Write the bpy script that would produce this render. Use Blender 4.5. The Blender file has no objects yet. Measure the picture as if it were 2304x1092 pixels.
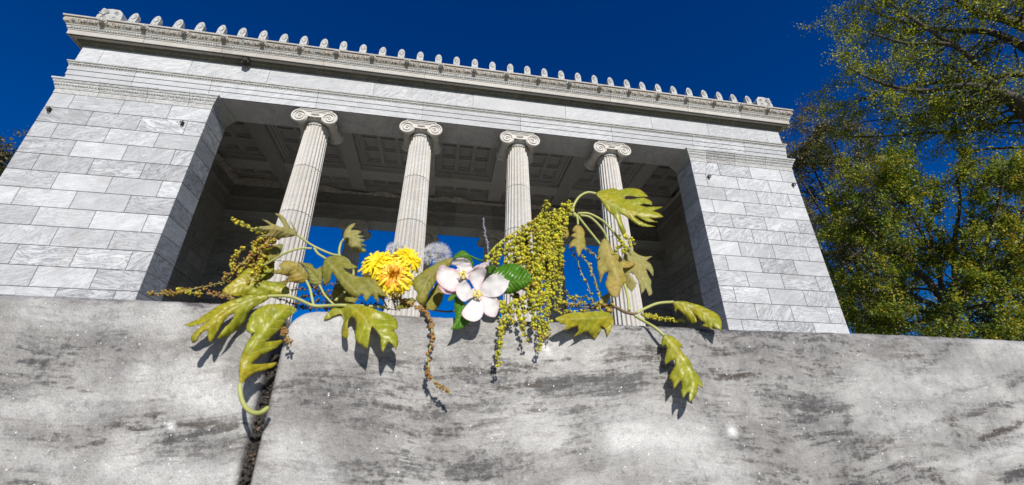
import bpy, math, random
import numpy as np
from mathutils import Vector, Matrix
from mathutils.geometry import delaunay_2d_cdt

rnd = random.Random(11)
scene = bpy.context.scene
COL = scene.collection
rad = math.radians

# ------------------------------------------------------------------ camera
# temple is laid out in masonry courses; one course = 0.4 m.  ground z = 0
K = 0.4
CU = (-1.042, -21.0997, -17.4565)            # camera, in courses from the temple front
CAMZ = 1.3
def W(x, y, z):
    return Vector((K * x, K * y, K * (z - CU[2]) + CAMZ))
CAM = W(*CU)
F_PX = 949.11                                # focal length in photo pixels (2304 wide)
R_ = Vector((0.98598321, -0.16680793, -0.00349767))
U_ = Vector((-0.06925307, -0.42823977, 0.90100761))
D_ = Vector((0.15179305, 0.88813614, 0.43378919))
cam_data = bpy.data.cameras.new('camera')
cam = bpy.data.objects.new('camera', cam_data)
COL.objects.link(cam)
m = Matrix((R_, U_, -D_)).transposed().to_4x4()
m.translation = CAM
cam.matrix_world = m
cam_data.sensor_width = 36.0
cam_data.lens = F_PX / 2304.0 * 36.0
cam_data.clip_start = 0.02
cam_data.clip_end = 2000.0
cam_data.dof.use_dof = True
cam_data.dof.focus_distance = 5.0
cam_data.dof.aperture_fstop = 22.0
scene.camera = cam

# ------------------------------------------------------------------ sky, sun, exposure
SUN_EL, SUN_AZ = rad(32.0), rad(5.5)         # azimuth from the facade normal towards the right
sun_vec = Vector((math.sin(SUN_AZ) * math.cos(SUN_EL), -math.cos(SUN_AZ) * math.cos(SUN_EL), math.sin(SUN_EL)))
world = bpy.data.worlds.new('World')
scene.world = world
world.use_nodes = True
wn = world.node_tree
wn.nodes.clear()
w_out = wn.nodes.new('ShaderNodeOutputWorld')
w_bg = wn.nodes.new('ShaderNodeBackground')
w_sky = wn.nodes.new('ShaderNodeTexSky')
w_sky.sky_type = 'NISHITA'
w_sky.sun_disc = False
w_sky.sun_elevation = SUN_EL
w_sky.sun_rotation = math.pi - SUN_AZ
w_sky.altitude = 200.0
w_sky.air_density = 1.0
w_sky.dust_density = 0.0
w_sky.ozone_density = 3.0
w_hs = wn.nodes.new('ShaderNodeHueSaturation')
w_hs.inputs['Hue'].default_value = 0.522
w_hs.inputs['Saturation'].default_value = 1.6
w_bg.inputs['Strength'].default_value = 0.060
wn.links.new(w_sky.outputs[0], w_hs.inputs['Color'])
wn.links.new(w_hs.outputs[0], w_bg.inputs['Color'])
wn.links.new(w_bg.outputs[0], w_out.inputs['Surface'])
sun_data = bpy.data.lights.new('sun', 'SUN')
sun_data.energy = 4.5
sun_data.angle = rad(0.5)
sun_data.color = (1.0, 0.955, 0.88)
sun = bpy.data.objects.new('sun', sun_data)
COL.objects.link(sun)
sun.rotation_euler = sun_vec.to_track_quat('Z', 'Y').to_euler()
vs = scene.view_settings
vs.view_transform = 'Standard'
vs.look = 'None'
vs.exposure = 0.5
vs.gamma = 1.0
vs.use_curve_mapping = False

# ------------------------------------------------------------------ helpers
def ray(px, py):
    return D_ + R_ * ((px - 1152.0) / F_PX) - U_ * ((py - 546.0) / F_PX)
def PX(px, py, yd):
    """world point seen at a photo pixel, yd metres in front of the lens along +y"""
    r = ray(px, py)
    return CAM + r * (yd / r.y)
def PD(px, py, dist):
    r = ray(px, py).normalized()
    return CAM + r * dist

def tag(o, label=None, cat=None, group=None, kind=None):
    if label: o['label'] = label
    if cat: o['category'] = cat
    if group: o['group'] = group
    if kind: o['kind'] = kind
    return o
def empty(name, loc=(0, 0, 0), parent=None):
    o = bpy.data.objects.new(name, None)
    o.empty_display_size = 0.05
    COL.objects.link(o)
    o.location = loc
    if parent is not None:
        o.parent = parent
    return o

class MB:
    """collects polygons and links them as one mesh object"""
    def __init__(s):
        s.v, s.f, s.mi, s.blk, s.uv = [], [], [], [], None
        s.cur, s.m = (0.5, 0.5, 0.5, 1.0), 0
    def tone(s):
        s.cur = (rnd.random(), rnd.random(), rnd.random(), 1.0)
    def add(s, verts, faces, mat=None):
        b = len(s.v)
        s.v.extend([tuple(p) for p in verts])
        mm = s.m if mat is None else mat
        for f in faces:
            s.f.append([i + b for i in f])
            s.mi.append(mm)
            s.blk.append(s.cur)
    def box(s, a, b, xf=None, mat=None):
        (x0, y0, z0), (x1, y1, z1) = a, b
        v = [(x0, y0, z0), (x1, y0, z0), (x1, y1, z0), (x0, y1, z0), (x0, y0, z1), (x1, y0, z1), (x1, y1, z1), (x0, y1, z1)]
        if xf: v = [xf(*p) for p in v]
        s.add(v, [(0, 3, 2, 1), (4, 5, 6, 7), (0, 1, 5, 4), (1, 2, 6, 5), (2, 3, 7, 6), (3, 0, 4, 7)], mat)
    def cbox(s, a, b, c, xf=None, mat=None):
        """box with every edge chamfered by c"""
        ax = [(a[i], b[i]) for i in range(3)]
        v, idx = [], {}
        for sx in (0, 1):
            for sy in (0, 1):
                for sz in (0, 1):
                    sg = (sx, sy, sz)
                    for k in range(3):
                        p = [ax[i][sg[i]] + (0 if i == k else (c if sg[i] == 0 else -c)) for i in range(3)]
                        idx[(sg, k)] = len(v)
                        v.append(xf(*p) if xf else tuple(p))
        F = []
        for k in range(3):
            i, j = (k + 1) % 3, (k + 2) % 3
            for e in (0, 1):
                q = []
                for (p1, p2) in ((0, 0), (1, 0), (1, 1), (0, 1)):
                    sg = [0, 0, 0]; sg[k] = e; sg[i] = p1; sg[j] = p2
                    q.append(idx[(tuple(sg), k)])
                F.append(q if e else q[::-1])
            for p1 in (0, 1):
                for p2 in (0, 1):
                    sa, sb = [0, 0, 0], [0, 0, 0]
                    sa[i] = sb[i] = p1; sa[j] = sb[j] = p2; sb[k] = 1
                    sa, sb = tuple(sa), tuple(sb)
                    q = [idx[(sa, i)], idx[(sb, i)], idx[(sb, j)], idx[(sa, j)]]
                    F.append(q if (p1 ^ p2) else q[::-1])
        for sx in (0, 1):
            for sy in (0, 1):
                for sz in (0, 1):
                    q = [idx[((sx, sy, sz), k)] for k in range(3)]
                    F.append(q if (sx + sy + sz) % 2 else q[::-1])
        s.add(v, F, mat)
    def tube(s, pts, r, n=8, mat=None, cap=True):
        pts = [Vector(p) for p in pts]
        N = len(pts)
        if N < 2: return
        rr = r if isinstance(r, (list, tuple)) else [r] * N
        v, F = [], []
        t0 = (pts[1] - pts[0]).normalized()
        a = t0.orthogonal().normalized()
        for i in range(N):
            t = (pts[min(i + 1, N - 1)] - pts[max(i - 1, 0)])
            t = t.normalized() if t.length > 1e-12 else t0
            a = (a - t * a.dot(t))
            a = a.normalized() if a.length > 1e-9 else t.orthogonal().normalized()
            b = t.cross(a)
            for k in range(n):
                th = 2 * math.pi * k / n
                v.append(pts[i] + (a * math.cos(th) + b * math.sin(th)) * rr[i])
        for i in range(N - 1):
            for k in range(n):
                k2 = (k + 1) % n
                F.append((i * n + k, i * n + k2, (i + 1) * n + k2, (i + 1) * n + k))
        if cap:
            F.append(tuple(range(n))[::-1])
            F.append(tuple((N - 1) * n + k for k in range(n)))
        s.add(v, F, mat)
    def lathe(s, prof, n=24, xf=None, mat=None, axis='z'):
        """prof: (radius, height) list"""
        v, F = [], []
        for (r, h) in prof:
            for k in range(n):
                th = 2 * math.pi * k / n
                c, q = r * math.cos(th), r * math.sin(th)
                p = (c, q, h) if axis == 'z' else (c, h, -q)
                v.append(xf(*p) if xf else p)
        for i in range(len(prof) - 1):
            for k in range(n):
                k2 = (k + 1) % n
                F.append((i * n + k, i * n + k2, (i + 1) * n + k2, (i + 1) * n + k))
        F.append(tuple(range(n))[::-1])
        F.append(tuple((len(prof) - 1) * n + k for k in range(n)))
        s.add(v, F, mat)
    def blob(s, c, r, mat=None, sub=1, xf=None, sq=(1, 1, 1), jit=0.0):
        V, F = ICO[sub]
        out = []
        for p in V:
            q = 1.0 + jit * (rnd.random() - .5)
            w = (c[0] + p[0] * r * sq[0] * q, c[1] + p[1] * r * sq[1] * q, c[2] + p[2] * r * sq[2] * q)
            out.append(xf(*w) if xf else w)
        s.add(out, F, mat)
    def build(s, name, mats, parent=None, smooth=False, auto=None, org=None):
        me = bpy.data.meshes.new(name)
        v = s.v
        if org is not None:
            v = [(p[0] - org[0], p[1] - org[1], p[2] - org[2]) for p in v]
        me.from_pydata(v, [], s.f)
        mats = mats if isinstance(mats, (list, tuple)) else [mats]
        for mt in mats: me.materials.append(mt)
        n = len(me.polygons)
        if n == len(s.mi):
            me.polygons.foreach_set('material_index', s.mi)
            at = me.attributes.new('blk', 'FLOAT_COLOR', 'FACE')
            at.data.foreach_set('color', np.array(s.blk, dtype=np.float32).ravel())
        if s.uv is not None:
            at = me.attributes.new('luv', 'FLOAT_VECTOR', 'POINT')
            at.data.foreach_set('vector', np.array(s.uv, dtype=np.float32).ravel())
        if smooth or auto:
            me.polygons.foreach_set('use_smooth', [True] * n)
            if auto: me.set_sharp_from_angle(angle=rad(auto))
        me.update()
        o = bpy.data.objects.new(name, me)
        COL.objects.link(o)
        if parent is not None:
            o.parent = parent
        if org is not None and parent is None:
            o.location = org
        return o

def _ico():
    t = (1 + 5 ** .5) / 2
    V = [Vector(p).normalized() for p in [(-1, t, 0), (1, t, 0), (-1, -t, 0), (1, -t, 0), (0, -1, t), (0, 1, t), (0, -1, -t), (0, 1, -t), (t, 0, -1), (t, 0, 1), (-t, 0, -1), (-t, 0, 1)]]
    F = [(0, 11, 5), (0, 5, 1), (0, 1, 7), (0, 7, 10), (0, 10, 11), (1, 5, 9), (5, 11, 4), (11, 10, 2), (10, 7, 6), (7, 1, 8), (3, 9, 4), (3, 4, 2), (3, 2, 6), (3, 6, 8), (3, 8, 9), (4, 9, 5), (2, 4, 11), (6, 2, 10), (8, 6, 7), (9, 8, 1)]
    out = [([tuple(p) for p in V], F)]
    for _ in range(2):
        V2, cache, F2 = list(V), {}, []
        def mid(a, b):
            k = (min(a, b), max(a, b))
            if k not in cache:
                cache[k] = len(V2); V2.append(((V2[a] + V2[b]) / 2).normalized())
            return cache[k]
        for a, b, c in F:
            x, y, z = mid(a, b), mid(b, c), mid(c, a)
            F2 += [(a, x, z), (b, y, x), (c, z, y), (x, y, z)]
        V, F = V2, F2
        out.append(([tuple(p) for p in V], F))
    return out
ICO = _ico()

def crspline(P, n=8):
    P = [np.array(p, float) for p in P]
    if len(P) < 3:
        return [P[0] + (P[-1] - P[0]) * i / n for i in range(n + 1)]
    Q = [2 * P[0] - P[1]] + P + [2 * P[-1] - P[-2]]
    out = []
    for i in range(1, len(Q) - 2):
        a, b, c, d = Q[i - 1], Q[i], Q[i + 1], Q[i + 2]
        for k in range(n):
            t = k / n
            out.append(.5 * ((2 * b) + (c - a) * t + (2 * a - 5 * b + 4 * c - d) * t * t + (3 * b - a - 3 * c + d) * t ** 3))
    out.append(P[-1])
    return out

# ------------------------------------------------------------------ material helpers
def new_mat(name):
    mt = bpy.data.materials.new(name)
    mt.use_nodes = True
    nt = mt.node_tree
    nt.nodes.clear()
    out = nt.nodes.new('ShaderNodeOutputMaterial')
    bs = nt.nodes.new('ShaderNodeBsdfPrincipled')
    nt.links.new(bs.outputs[0], out.inputs[0])
    return mt, nt, bs, out
def N(nt, typ, props=None, **inp):
    n = nt.nodes.new('ShaderNode' + typ)
    for k, v in (props or {}).items(): setattr(n, k, v)
    for k, v in inp.items():
        key = int(k[1:]) if k[0] == 'i' and k[1:].isdigit() else k.replace('_', ' ')
        if hasattr(v, 'is_linked') or v.__class__.__name__.startswith('NodeSocket'):
            nt.links.new(v, n.inputs[key])
        else:
            n.inputs[key].default_value = v
    return n
def ramp(nt, fac, stops, interp='LINEAR'):
    r = nt.nodes.new('ShaderNodeValToRGB')
    r.color_ramp.interpolation = interp
    e = r.color_ramp.elements
    while len(e) < len(stops): e.new(0.5)
    for i, (p, c) in enumerate(stops):
        e[i].position = p
        e[i].color = c if isinstance(c, tuple) else (c, c, c, 1)
    nt.links.new(fac, r.inputs[0])
    return r.outputs[0]
def mix(nt, fac, a, b, mode='MIX'):
    n = nt.nodes.new('ShaderNodeMix')
    n.data_type = 'RGBA'
    n.blend_type = mode
    for key, v in ((0, fac), (6, a), (7, b)):
        if v.__class__.__name__.startswith('NodeSocket'): nt.links.new(v, n.inputs[key])
        else: n.inputs[key].default_value = v
    return n.outputs[2]
def mth(nt, op, a, b=None, c=None, clamp=False):
    n = nt.nodes.new('ShaderNodeMath')
    n.operation = op
    n.use_clamp = clamp
    for i, v in enumerate((a, b, c)):
        if v is None: continue
        if v.__class__.__name__.startswith('NodeSocket'): nt.links.new(v, n.inputs[i])
        else: n.inputs[i].default_value = v
    return n.outputs[0]
def noise(nt, vec, scale, detail=4.0, rough=0.55, dist=0.0):
    n = nt.nodes.new('ShaderNodeTexNoise')
    n.inputs['Scale'].default_value = scale
    n.inputs['Detail'].default_value = detail
    n.inputs['Roughness'].default_value = rough
    n.inputs['Distortion'].default_value = dist
    nt.links.new(vec, n.inputs['Vector'])
    return n.outputs['Fac']
def mapping(nt, vec, scale=(1, 1, 1), rot=(0, 0, 0), loc=(0, 0, 0)):
    n = nt.nodes.new('ShaderNodeMapping')
    n.inputs['Scale'].default_value = scale
    n.inputs['Rotation'].default_value = rot
    n.inputs['Location'].default_value = loc
    nt.links.new(vec, n.inputs['Vector'])
    return n.outputs[0]
def bump(nt, h, strength, dist, bs):
    n = nt.nodes.new('ShaderNodeBump')
    n.inputs['Strength'].default_value = strength
    n.inputs['Distance'].default_value = dist
    nt.links.new(h, n.inputs['Height'])
    nt.links.new(n.outputs[0], bs.inputs['Normal'])
    return n
# ------------------------------------------------------------------ temple materials
def marble_material(name, base, vein, warm=0.0, carve=0.0, stain=0.25, veinamt=1.0, carve_scale=14.0):
    mt, nt, bs, out = new_mat(name)
    geo = N(nt, 'NewGeometry').outputs['Position']
    blk = N(nt, 'Attribute', {'attribute_name': 'blk'})
    sep = N(nt, 'SeparateColor', Color=blk.outputs['Color'])
    off = N(nt, 'VectorMath', {'operation': 'SCALE'}, i0=blk.outputs['Color'], Scale=37.0).outputs[0]
    vec = N(nt, 'VectorMath', {'operation': 'ADD'}, i0=geo, i1=off).outputs[0]
    ang = mth(nt, 'MULTIPLY_ADD', sep.outputs[0], 1.1, -0.15)
    rot = N(nt, 'VectorRotate', {'rotation_type': 'Y_AXIS'}, Vector=vec, Angle=ang).outputs[0]
    st = mapping(nt, rot, (0.9, 0.9, 4.5))
    n1 = noise(nt, st, 2.2, 7.0, 0.62, 1.6)
    v1 = ramp(nt, n1, [(0.44, 0.0), (0.5, 1.0), (0.53, 0.3), (0.66, 0.0)])
    n2 = noise(nt, mapping(nt, rot, (1.2, 1.2, 2.6)), 1.3, 5.0, 0.6, 0.9)
    v2 = ramp(nt, n2, [(0.35, 0.0), (0.7, 1.0)])
    n3 = noise(nt, geo, 26.0, 5.0, 0.7)
    amt = mth(nt, 'MULTIPLY_ADD', sep.outputs[1], 0.8, 0.25)
    f1 = mth(nt, 'MULTIPLY', mth(nt, 'MULTIPLY', v1, amt), veinamt)
    f2 = mth(nt, 'MULTIPLY', v2, 0.42 * veinamt)
    tone = mth(nt, 'MULTIPLY_ADD', sep.outputs[2], 0.28, 0.84)
    b4 = (base[0], base[1], base[2], 1)
    v4 = (vein[0], vein[1], vein[2], 1)
    c = mix(nt, f2, b4, v4)
    c = mix(nt, f1, c, (v4[0] * .75, v4[1] * .75, v4[2] * .76, 1))
    c = mix(nt, 1.0, c, N(nt, 'CombineColor', Red=tone, Green=tone, Blue=tone).outputs[0], 'MULTIPLY')
    grain = ramp(nt, n3, [(0.3, 0.86), (0.7, 1.06)])
    c = mix(nt, 0.8, c, grain, 'MULTIPLY')
    # weather stains with a shape of their own
    ns = noise(nt, mapping(nt, geo, (1.0, 1.0, 0.45)), 1.7, 5.0, 0.65, 0.4)
    sf = ramp(nt, ns, [(0.56, 0.0), (0.72, stain)])
    c = mix(nt, sf, c, (0.20, 0.175, 0.14, 1))
    if warm:
        nw = noise(nt, mapping(nt, geo, (1.3, 1.3, 0.5)), 2.6, 4.0, 0.6, 0.3)
        c = mix(nt, ramp(nt, nw, [(0.35, 0.0), (0.68, warm)]), c, (0.33, 0.255, 0.175, 1))
    nt.links.new(c, bs.inputs['Base Color'])
    bs.inputs['Roughness'].default_value = 0.62
    bs.inputs['Specular IOR Level'].default_value = 0.3
    if carve:
        vo = N(nt, 'TexVoronoi', {'feature': 'SMOOTH_F1'}, Vector=mapping(nt, geo, (1, 1, 1)), Scale=carve_scale)
        h = mth(nt, 'ADD', vo.outputs['Distance'], mth(nt, 'MULTIPLY', noise(nt, geo, carve_scale * 2.2, 3.0), 0.6))
        bump(nt, h, carve, 0.03, bs)
    else:
        h = mth(nt, 'ADD', mth(nt, 'MULTIPLY', n3, 0.5), noise(nt, geo, 5.0, 4.0))
        bump(nt, h, 0.16, 0.012, bs)
    return mt

M_ASHLAR = marble_material('marble_ashlar', (0.475, 0.482, 0.495), (0.225, 0.235, 0.255))
M_ENTAB = marble_material('marble_entablature', (0.475, 0.482, 0.495), (0.28, 0.29, 0.31), stain=0.2, veinamt=0.9)
M_CARVED = marble_material('marble_carved_moulding', (0.42, 0.42, 0.41), (0.30, 0.30, 0.29), carve=0.6, carve_scale=17.0, stain=0.4)
M_CORN = marble_material('marble_cornice', (0.42, 0.415, 0.395), (0.32, 0.32, 0.31), warm=0.35, stain=0.4, veinamt=0.6)
M_CYMA = marble_material('marble_carved_cyma', (0.34, 0.33, 0.305), (0.25, 0.25, 0.235), warm=0.45, carve=1.0, carve_scale=11.0, stain=0.45)
M_COLUMN = marble_material('marble_column', (0.50, 0.485, 0.455), (0.38, 0.375, 0.37), warm=0.25, stain=0.15, veinamt=0.5)
M_NECK = marble_material('marble_column_necking', (0.42, 0.415, 0.40), (0.32, 0.32, 0.31), carve=0.9, carve_scale=20.0)
M_ANTE = marble_material('marble_roof_ornament', (0.44, 0.445, 0.43), (0.33, 0.335, 0.33), carve=0.4, carve_scale=20.0, stain=0.3)
M_DARKSOFFIT = marble_material('dark_bed_mould', (0.15, 0.145, 0.115), (0.09, 0.088, 0.07), carve=0.8, carve_scale=14.0, stain=0.6)  # bed mould in a much darker tone than the other mouldings
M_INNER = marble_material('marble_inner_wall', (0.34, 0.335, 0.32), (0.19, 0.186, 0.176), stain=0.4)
M_CEIL = marble_material('plaster_coffered_ceiling', (0.44, 0.43, 0.41), (0.36, 0.352, 0.338), stain=0.3, veinamt=0.5)
M_FLAKE = marble_material('flaking_plaster', (0.50, 0.46, 0.42), (0.32, 0.29, 0.26), stain=0.5)
def plain(name, col, rough=0.7, metallic=0.0, nscale=0, amt=0.3):
    mt, nt, bs, out = new_mat(name)
    bs.inputs['Roughness'].default_value = rough
    bs.inputs['Metallic'].default_value = metallic
    if nscale:
        geo = N(nt, 'NewGeometry').outputs['Position']
        nn = noise(nt, geo, nscale, 5.0, 0.6)
        c = mix(nt, ramp(nt, nn, [(0.3, 0.0), (0.7, 1.0)]), (col[0] * (1 - amt), col[1] * (1 - amt), col[2] * (1 - amt), 1), (min(1, col[0] * (1 + amt)), min(1, col[1] * (1 + amt)), min(1, col[2] * (1 + amt)), 1))
        nt.links.new(c, bs.inputs['Base Color'])
    else:
        bs.inputs['Base Color'].default_value = (*col, 1)
    return mt
M_JOINT = plain('dark_mortar_joint', (0.13, 0.125, 0.115), 0.9)
M_IRON = plain('rusty_dark_iron', (0.05, 0.042, 0.036), 0.7, 0.3, 60)
M_NEST = plain('dark_paper_nest', (0.035, 0.03, 0.024), 0.95, 0.0, 40)
M_ROOF = plain('roof_slab', (0.45, 0.45, 0.44), 0.8, 0.0, 4)
M_FLOOR = plain('stone_paving', (0.30, 0.28, 0.245), 0.8, 0.0, 3)

# ------------------------------------------------------------------ temple
temple = empty('temple', W(0, 0, -20.7))
tag(temple, 'white marble Ionic temple with four fluted columns between two block piers under a blue sky', 'temple')
T_INV = Matrix.Translation(-temple.location)
def tput(o, parent=None):
    """parent a mesh built in world coordinates to the temple, keeping it in place"""
    p = parent or temple
    o.parent = p
    if p is temple:
        o.location = -temple.location
    return o

XW, XO, XI, DEP = 22.8, 14.913, 20.1, 16.0
ZF = -15.6
def sgx(s):
    return lambda x, y, z: W(s * x, y, z)
def blocks(mb, s, y0, y1, xs_even, xs_odd, z0=0, z1=ZF, x0=XO, x1=XW, gap=0.022, ch=0.016, proud=0.0):
    k = 0
    z = z0
    while z > z1 + 1e-6:
        zb = max(z - 1.0, z1)
        xs = [x0] + sorted(xs_even if k % 2 == 0 else xs_odd) + [x1]
        for a, b in zip(xs[:-1], xs[1:]):
            mb.tone()
            ga = gap / 2 if a > x0 else 0
            gb = gap / 2 if b < x1 else 0
            A, B = (a + ga, y0, zb + gap / 2), (b - gb, y1, z - gap / 2)
            if s < 0:
                A, B = (-B[0], A[1], A[2]), (-A[0], B[1], B[2])
            mb.cbox(A, B, ch, W)
        z -= 1.0
        k += 1
EV, OD = [16.93, 19.31, 21.73], [15.82, 18.11, 20.5]
for s in (-1, 1):
    for (y0, y1) in ((0.0, 1.8), (14.2, DEP)):
        mb = MB()
        blocks(mb, s, y0, y1, EV, OD)
        mb.cur = (.5, .5, .5, 1)
        a, b = (XO + .06, y0 + .06, ZF), (XW - .06, y1 - .06, 0.0)
        if s < 0: a, b = (-b[0], a[1], a[2]), (-a[0], b[1], b[2])
        mb.box(a, b, W, 1)
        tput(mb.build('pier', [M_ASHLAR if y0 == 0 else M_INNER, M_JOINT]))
    # end wall between the piers, seen from inside
    mb = MB()
    k, z = 0, 0.0
    while z > ZF + 1e-6:
        zb = max(z - 1, ZF)
        ys = [1.8] + ([3.0, 5.4, 7.8, 10.2, 12.6] if k % 2 else [4.2, 6.6, 9.0, 11.4, 13.4]) + [14.2]
        for a, b in zip(ys[:-1], ys[1:]):
            mb.tone()
            A, B = (XI, a + .02, zb + .02), (XW, b - .02, z - .02)
            if s < 0: A, B = (-B[0], A[1], A[2]), (-A[0], B[1], B[2])
            mb.cbox(A, B, .016, W)
        z -= 1; k += 1
    mb.cur = (.5, .5, .5, 1)
    A, B = (XI + .07, 1.8, ZF), (XW - .07, 14.2, 0)
    if s < 0: A, B = (-B[0], A[1], A[2]), (-A[0], B[1], B[2])
    mb.box(A, B, W, 1)
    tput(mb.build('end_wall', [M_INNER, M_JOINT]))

def sweep(mb, prof, rect, mats=None, flip=False, close=False, sides=(0, 1, 2, 3)):
    """profile (out, z) carried round a rectangle in plan; mats: one index per profile strip"""
    x0, x1, y0, y1 = rect
    n = len(prof)
    def corner(k, e):
        return ((x0 - e, y0 - e), (x1 + e, y0 - e), (x1 + e, y1 + e), (x0 - e, y1 + e))[k]
    v = []
    for k in range(4):
        for (e, z) in prof:
            x, y = corner(k, e)
            v.append(W(x, y, z))
    for k in sides:
        k2 = (k + 1) % 4
        for i in range(n - 1):
            q = (k * n + i, k2 * n + i, k2 * n + i + 1, k * n + i + 1)
            b = len(mb.v)
            mb.add([v[j] for j in (q if not flip else q[::-1])], [(0, 1, 2, 3)], mats[i] if mats else None)
def front_run(mb, prof, rect, xs, mats=None, gap=0.02, skip=()):
    """the front side of such a sweep, cut into stones at the xs joints"""
    x0, x1, y0, _ = rect
    st = [None] + sorted(xs) + [None]
    for j, (a, b) in enumerate(zip(st[:-1], st[1:])):
        mb.tone()
        for i in range(len(prof) - 1):
            (e0, z0), (e1, z1) = prof[i], prof[i + 1]
            xa0 = x0 - e0 if a is None else a + gap / 2
            xa1 = x0 - e1 if a is None else a + gap / 2
            xb0 = x1 + e0 if b is None else b - gap / 2
            xb1 = x1 + e1 if b is None else b - gap / 2
            mb.add([W(xa0, y0 - e0, z0), W(xb0, y0 - e0, z0), W(xb1, y0 - e1, z1), W(xa1, y0 - e1, z1)], [(0, 1, 2, 3)], mats[i] if mats else None)
        if a is not None or b is not None:      # stone ends inside the joints
            for xx, fl in ((a, 1), (b, 0)):
                if xx is None: continue
                X = xx + (gap / 2 if fl else -gap / 2)
                for i in range(len(prof) - 1):
                    (e0, z0), (e1, z1) = prof[i], prof[i + 1]
                    q = [W(X, y0 - e0, z0), W(X, y0 - e1, z1), W(X, y0 - e1 + .06, z1), W(X, y0 - e0 + .06, z0)]
                    mb.add(q if fl else q[::-1], [(0, 1, 2, 3)], mats[i] if mats else None)
RECT = (-22.72, 22.72, 0.0, DEP)

def both(name, prof, xs, mats, mat_list, jidx):
    mb = MB()
    front_run(mb, prof, RECT, xs, mats)
    mb.cur = (.5, .4, .5, 1)
    sweep(mb, prof, RECT, mats, sides=(1, 2, 3))
    sweep(mb, [(e - .05, z) for e, z in prof], RECT, [jidx] * (len(prof) - 1), sides=(0,))
    return mb

# architrave : three fasciae and a carved crown; beams behind them
AJ = [-19.4, -15.4, -9.45, -3.15, 3.15, 9.45, 15.4, 19.4]
arch_prof = [(0.0, .92), (0.0, 1.335), (-.012, 1.345), (.035, 1.36), (.035, 1.69), (.022, 1.70), (.07, 1.715), (.07, 2.0), (.09, 2.01), (.09, 2.07), (.135, 2.12), (.135, 2.17), (.19, 2.22), (.19, 2.29), (.02, 2.305)]
am = [0, 0, 0, 0, 0, 0, 0, 1, 1, 1, 1, 1, 1, 1]
mb = both('architrave', arch_prof, AJ, am, None, 2)
mb.cur = (.35, .3, .3, 1)
mb.box((-22.6, .055, .921), (22.6, 2.0, 2.6), W, 0)
mb.cur = (.6, .3, .5, 1)
mb.box((-22.6, 14.2, .921), (22.6, 15.95, 2.6), W, 0)
x = -22.6
for s in (-1, 1):
    A, B = ((XI, 2.0, .0), (22.6, 14.2, 2.6)) if s > 0 else ((-22.6, 2.0, .0), (-XI, 14.2, 2.6))
    mb.box(A, B, W, 3)
# bead course along the architrave crown
for i in range(300):
    X = -22.6 + 45.2 * (i + .5) / 300
    mb.box((X - .045, -.15, 2.075), (X + .045, -.1, 2.118), W, 1)
architrave = tput(mb.build('architrave', [M_ENTAB, M_CARVED, M_JOINT, M_INNER]))

FJ = [-21.6, -16.9, -12.55, -6.3, 0.0, 6.3, 12.55, 16.9, 21.6]
mb = both('frieze', [(0.0, 2.30), (0.0, 3.72)], FJ, [0], None, 1)
for (a, b) in (((-22.6, .055, 2.6), (22.6, 1.9, 4.0)), ((-22.6, 14.2, 2.6), (22.6, 15.9, 4.0)), ((-22.6, 1.9, 2.6), (-XI, 14.2, 4.0)), ((XI, 1.9, 2.6), (22.6, 14.2, 4.0))):
    mb.box(a, b, W, 2)
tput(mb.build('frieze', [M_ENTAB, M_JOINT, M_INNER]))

# cornice
CJ = [-19.4, -15.2, -9.4, -3.2, 3.2, 9.4, 15.2, 19.4]
corn_prof = [(.0, 3.60), (.06, 3.62), (.10, 3.70), (.20, 3.72), (.26, 3.84), (.26, 3.88), (.50, 3.90), (.50, 3.86), (.59, 3.86), (.60, 4.16), (.63, 4.17), (.63, 4.22), (.68, 4.26), (.70, 4.40), (.74, 4.43), (.74, 4.47), (.77, 4.50), (.86, 4.60), (.885, 4.72), (.86, 4.82), (.87, 4.90), (.94, 4.91), (.95, 5.0), (.6, 5.02)]
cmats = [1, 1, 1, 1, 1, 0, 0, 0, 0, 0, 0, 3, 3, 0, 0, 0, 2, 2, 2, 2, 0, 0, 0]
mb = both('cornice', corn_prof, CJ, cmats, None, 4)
for i in range(330):
    X = -23.2 + 46.4 * (i + .5) / 330
    mb.blob((X, -.70, 4.335), .06, 3, 0, W, (.75, .55, 1.0))
for i in range(330):
    X = -22.9 + 45.8 * (i + .5) / 330
    mb.box((X - .04, -.235, 3.75), (X + .04, -.19, 3.82), W, 1)
# scrolling tendrils carved on the cyma
i = 0
X = -23.2
while X < 23.2:
    pts = []
    up = 1 if i % 2 else -1
    for k in range(11):
        t = k / 10
        a = t * 5.0
        r = .10 * (1 - .75 * t)
        pts.append(W(X + .12 + r * math.cos(a) * .9, -.885 - .012, 4.68 + up * r * math.sin(a)))
    mb.tube(pts, K * .016, 4, 2)
    mb.blob((X + .25, -.885, 4.68 - up * .06), .05, 2, 0, W, (1, .5, .8))
    X += .29; i += 1
cornice = tput(mb.build('cornice', [M_CORN, M_DARKSOFFIT, M_CYMA, M_CARVED, M_JOINT]))

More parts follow.
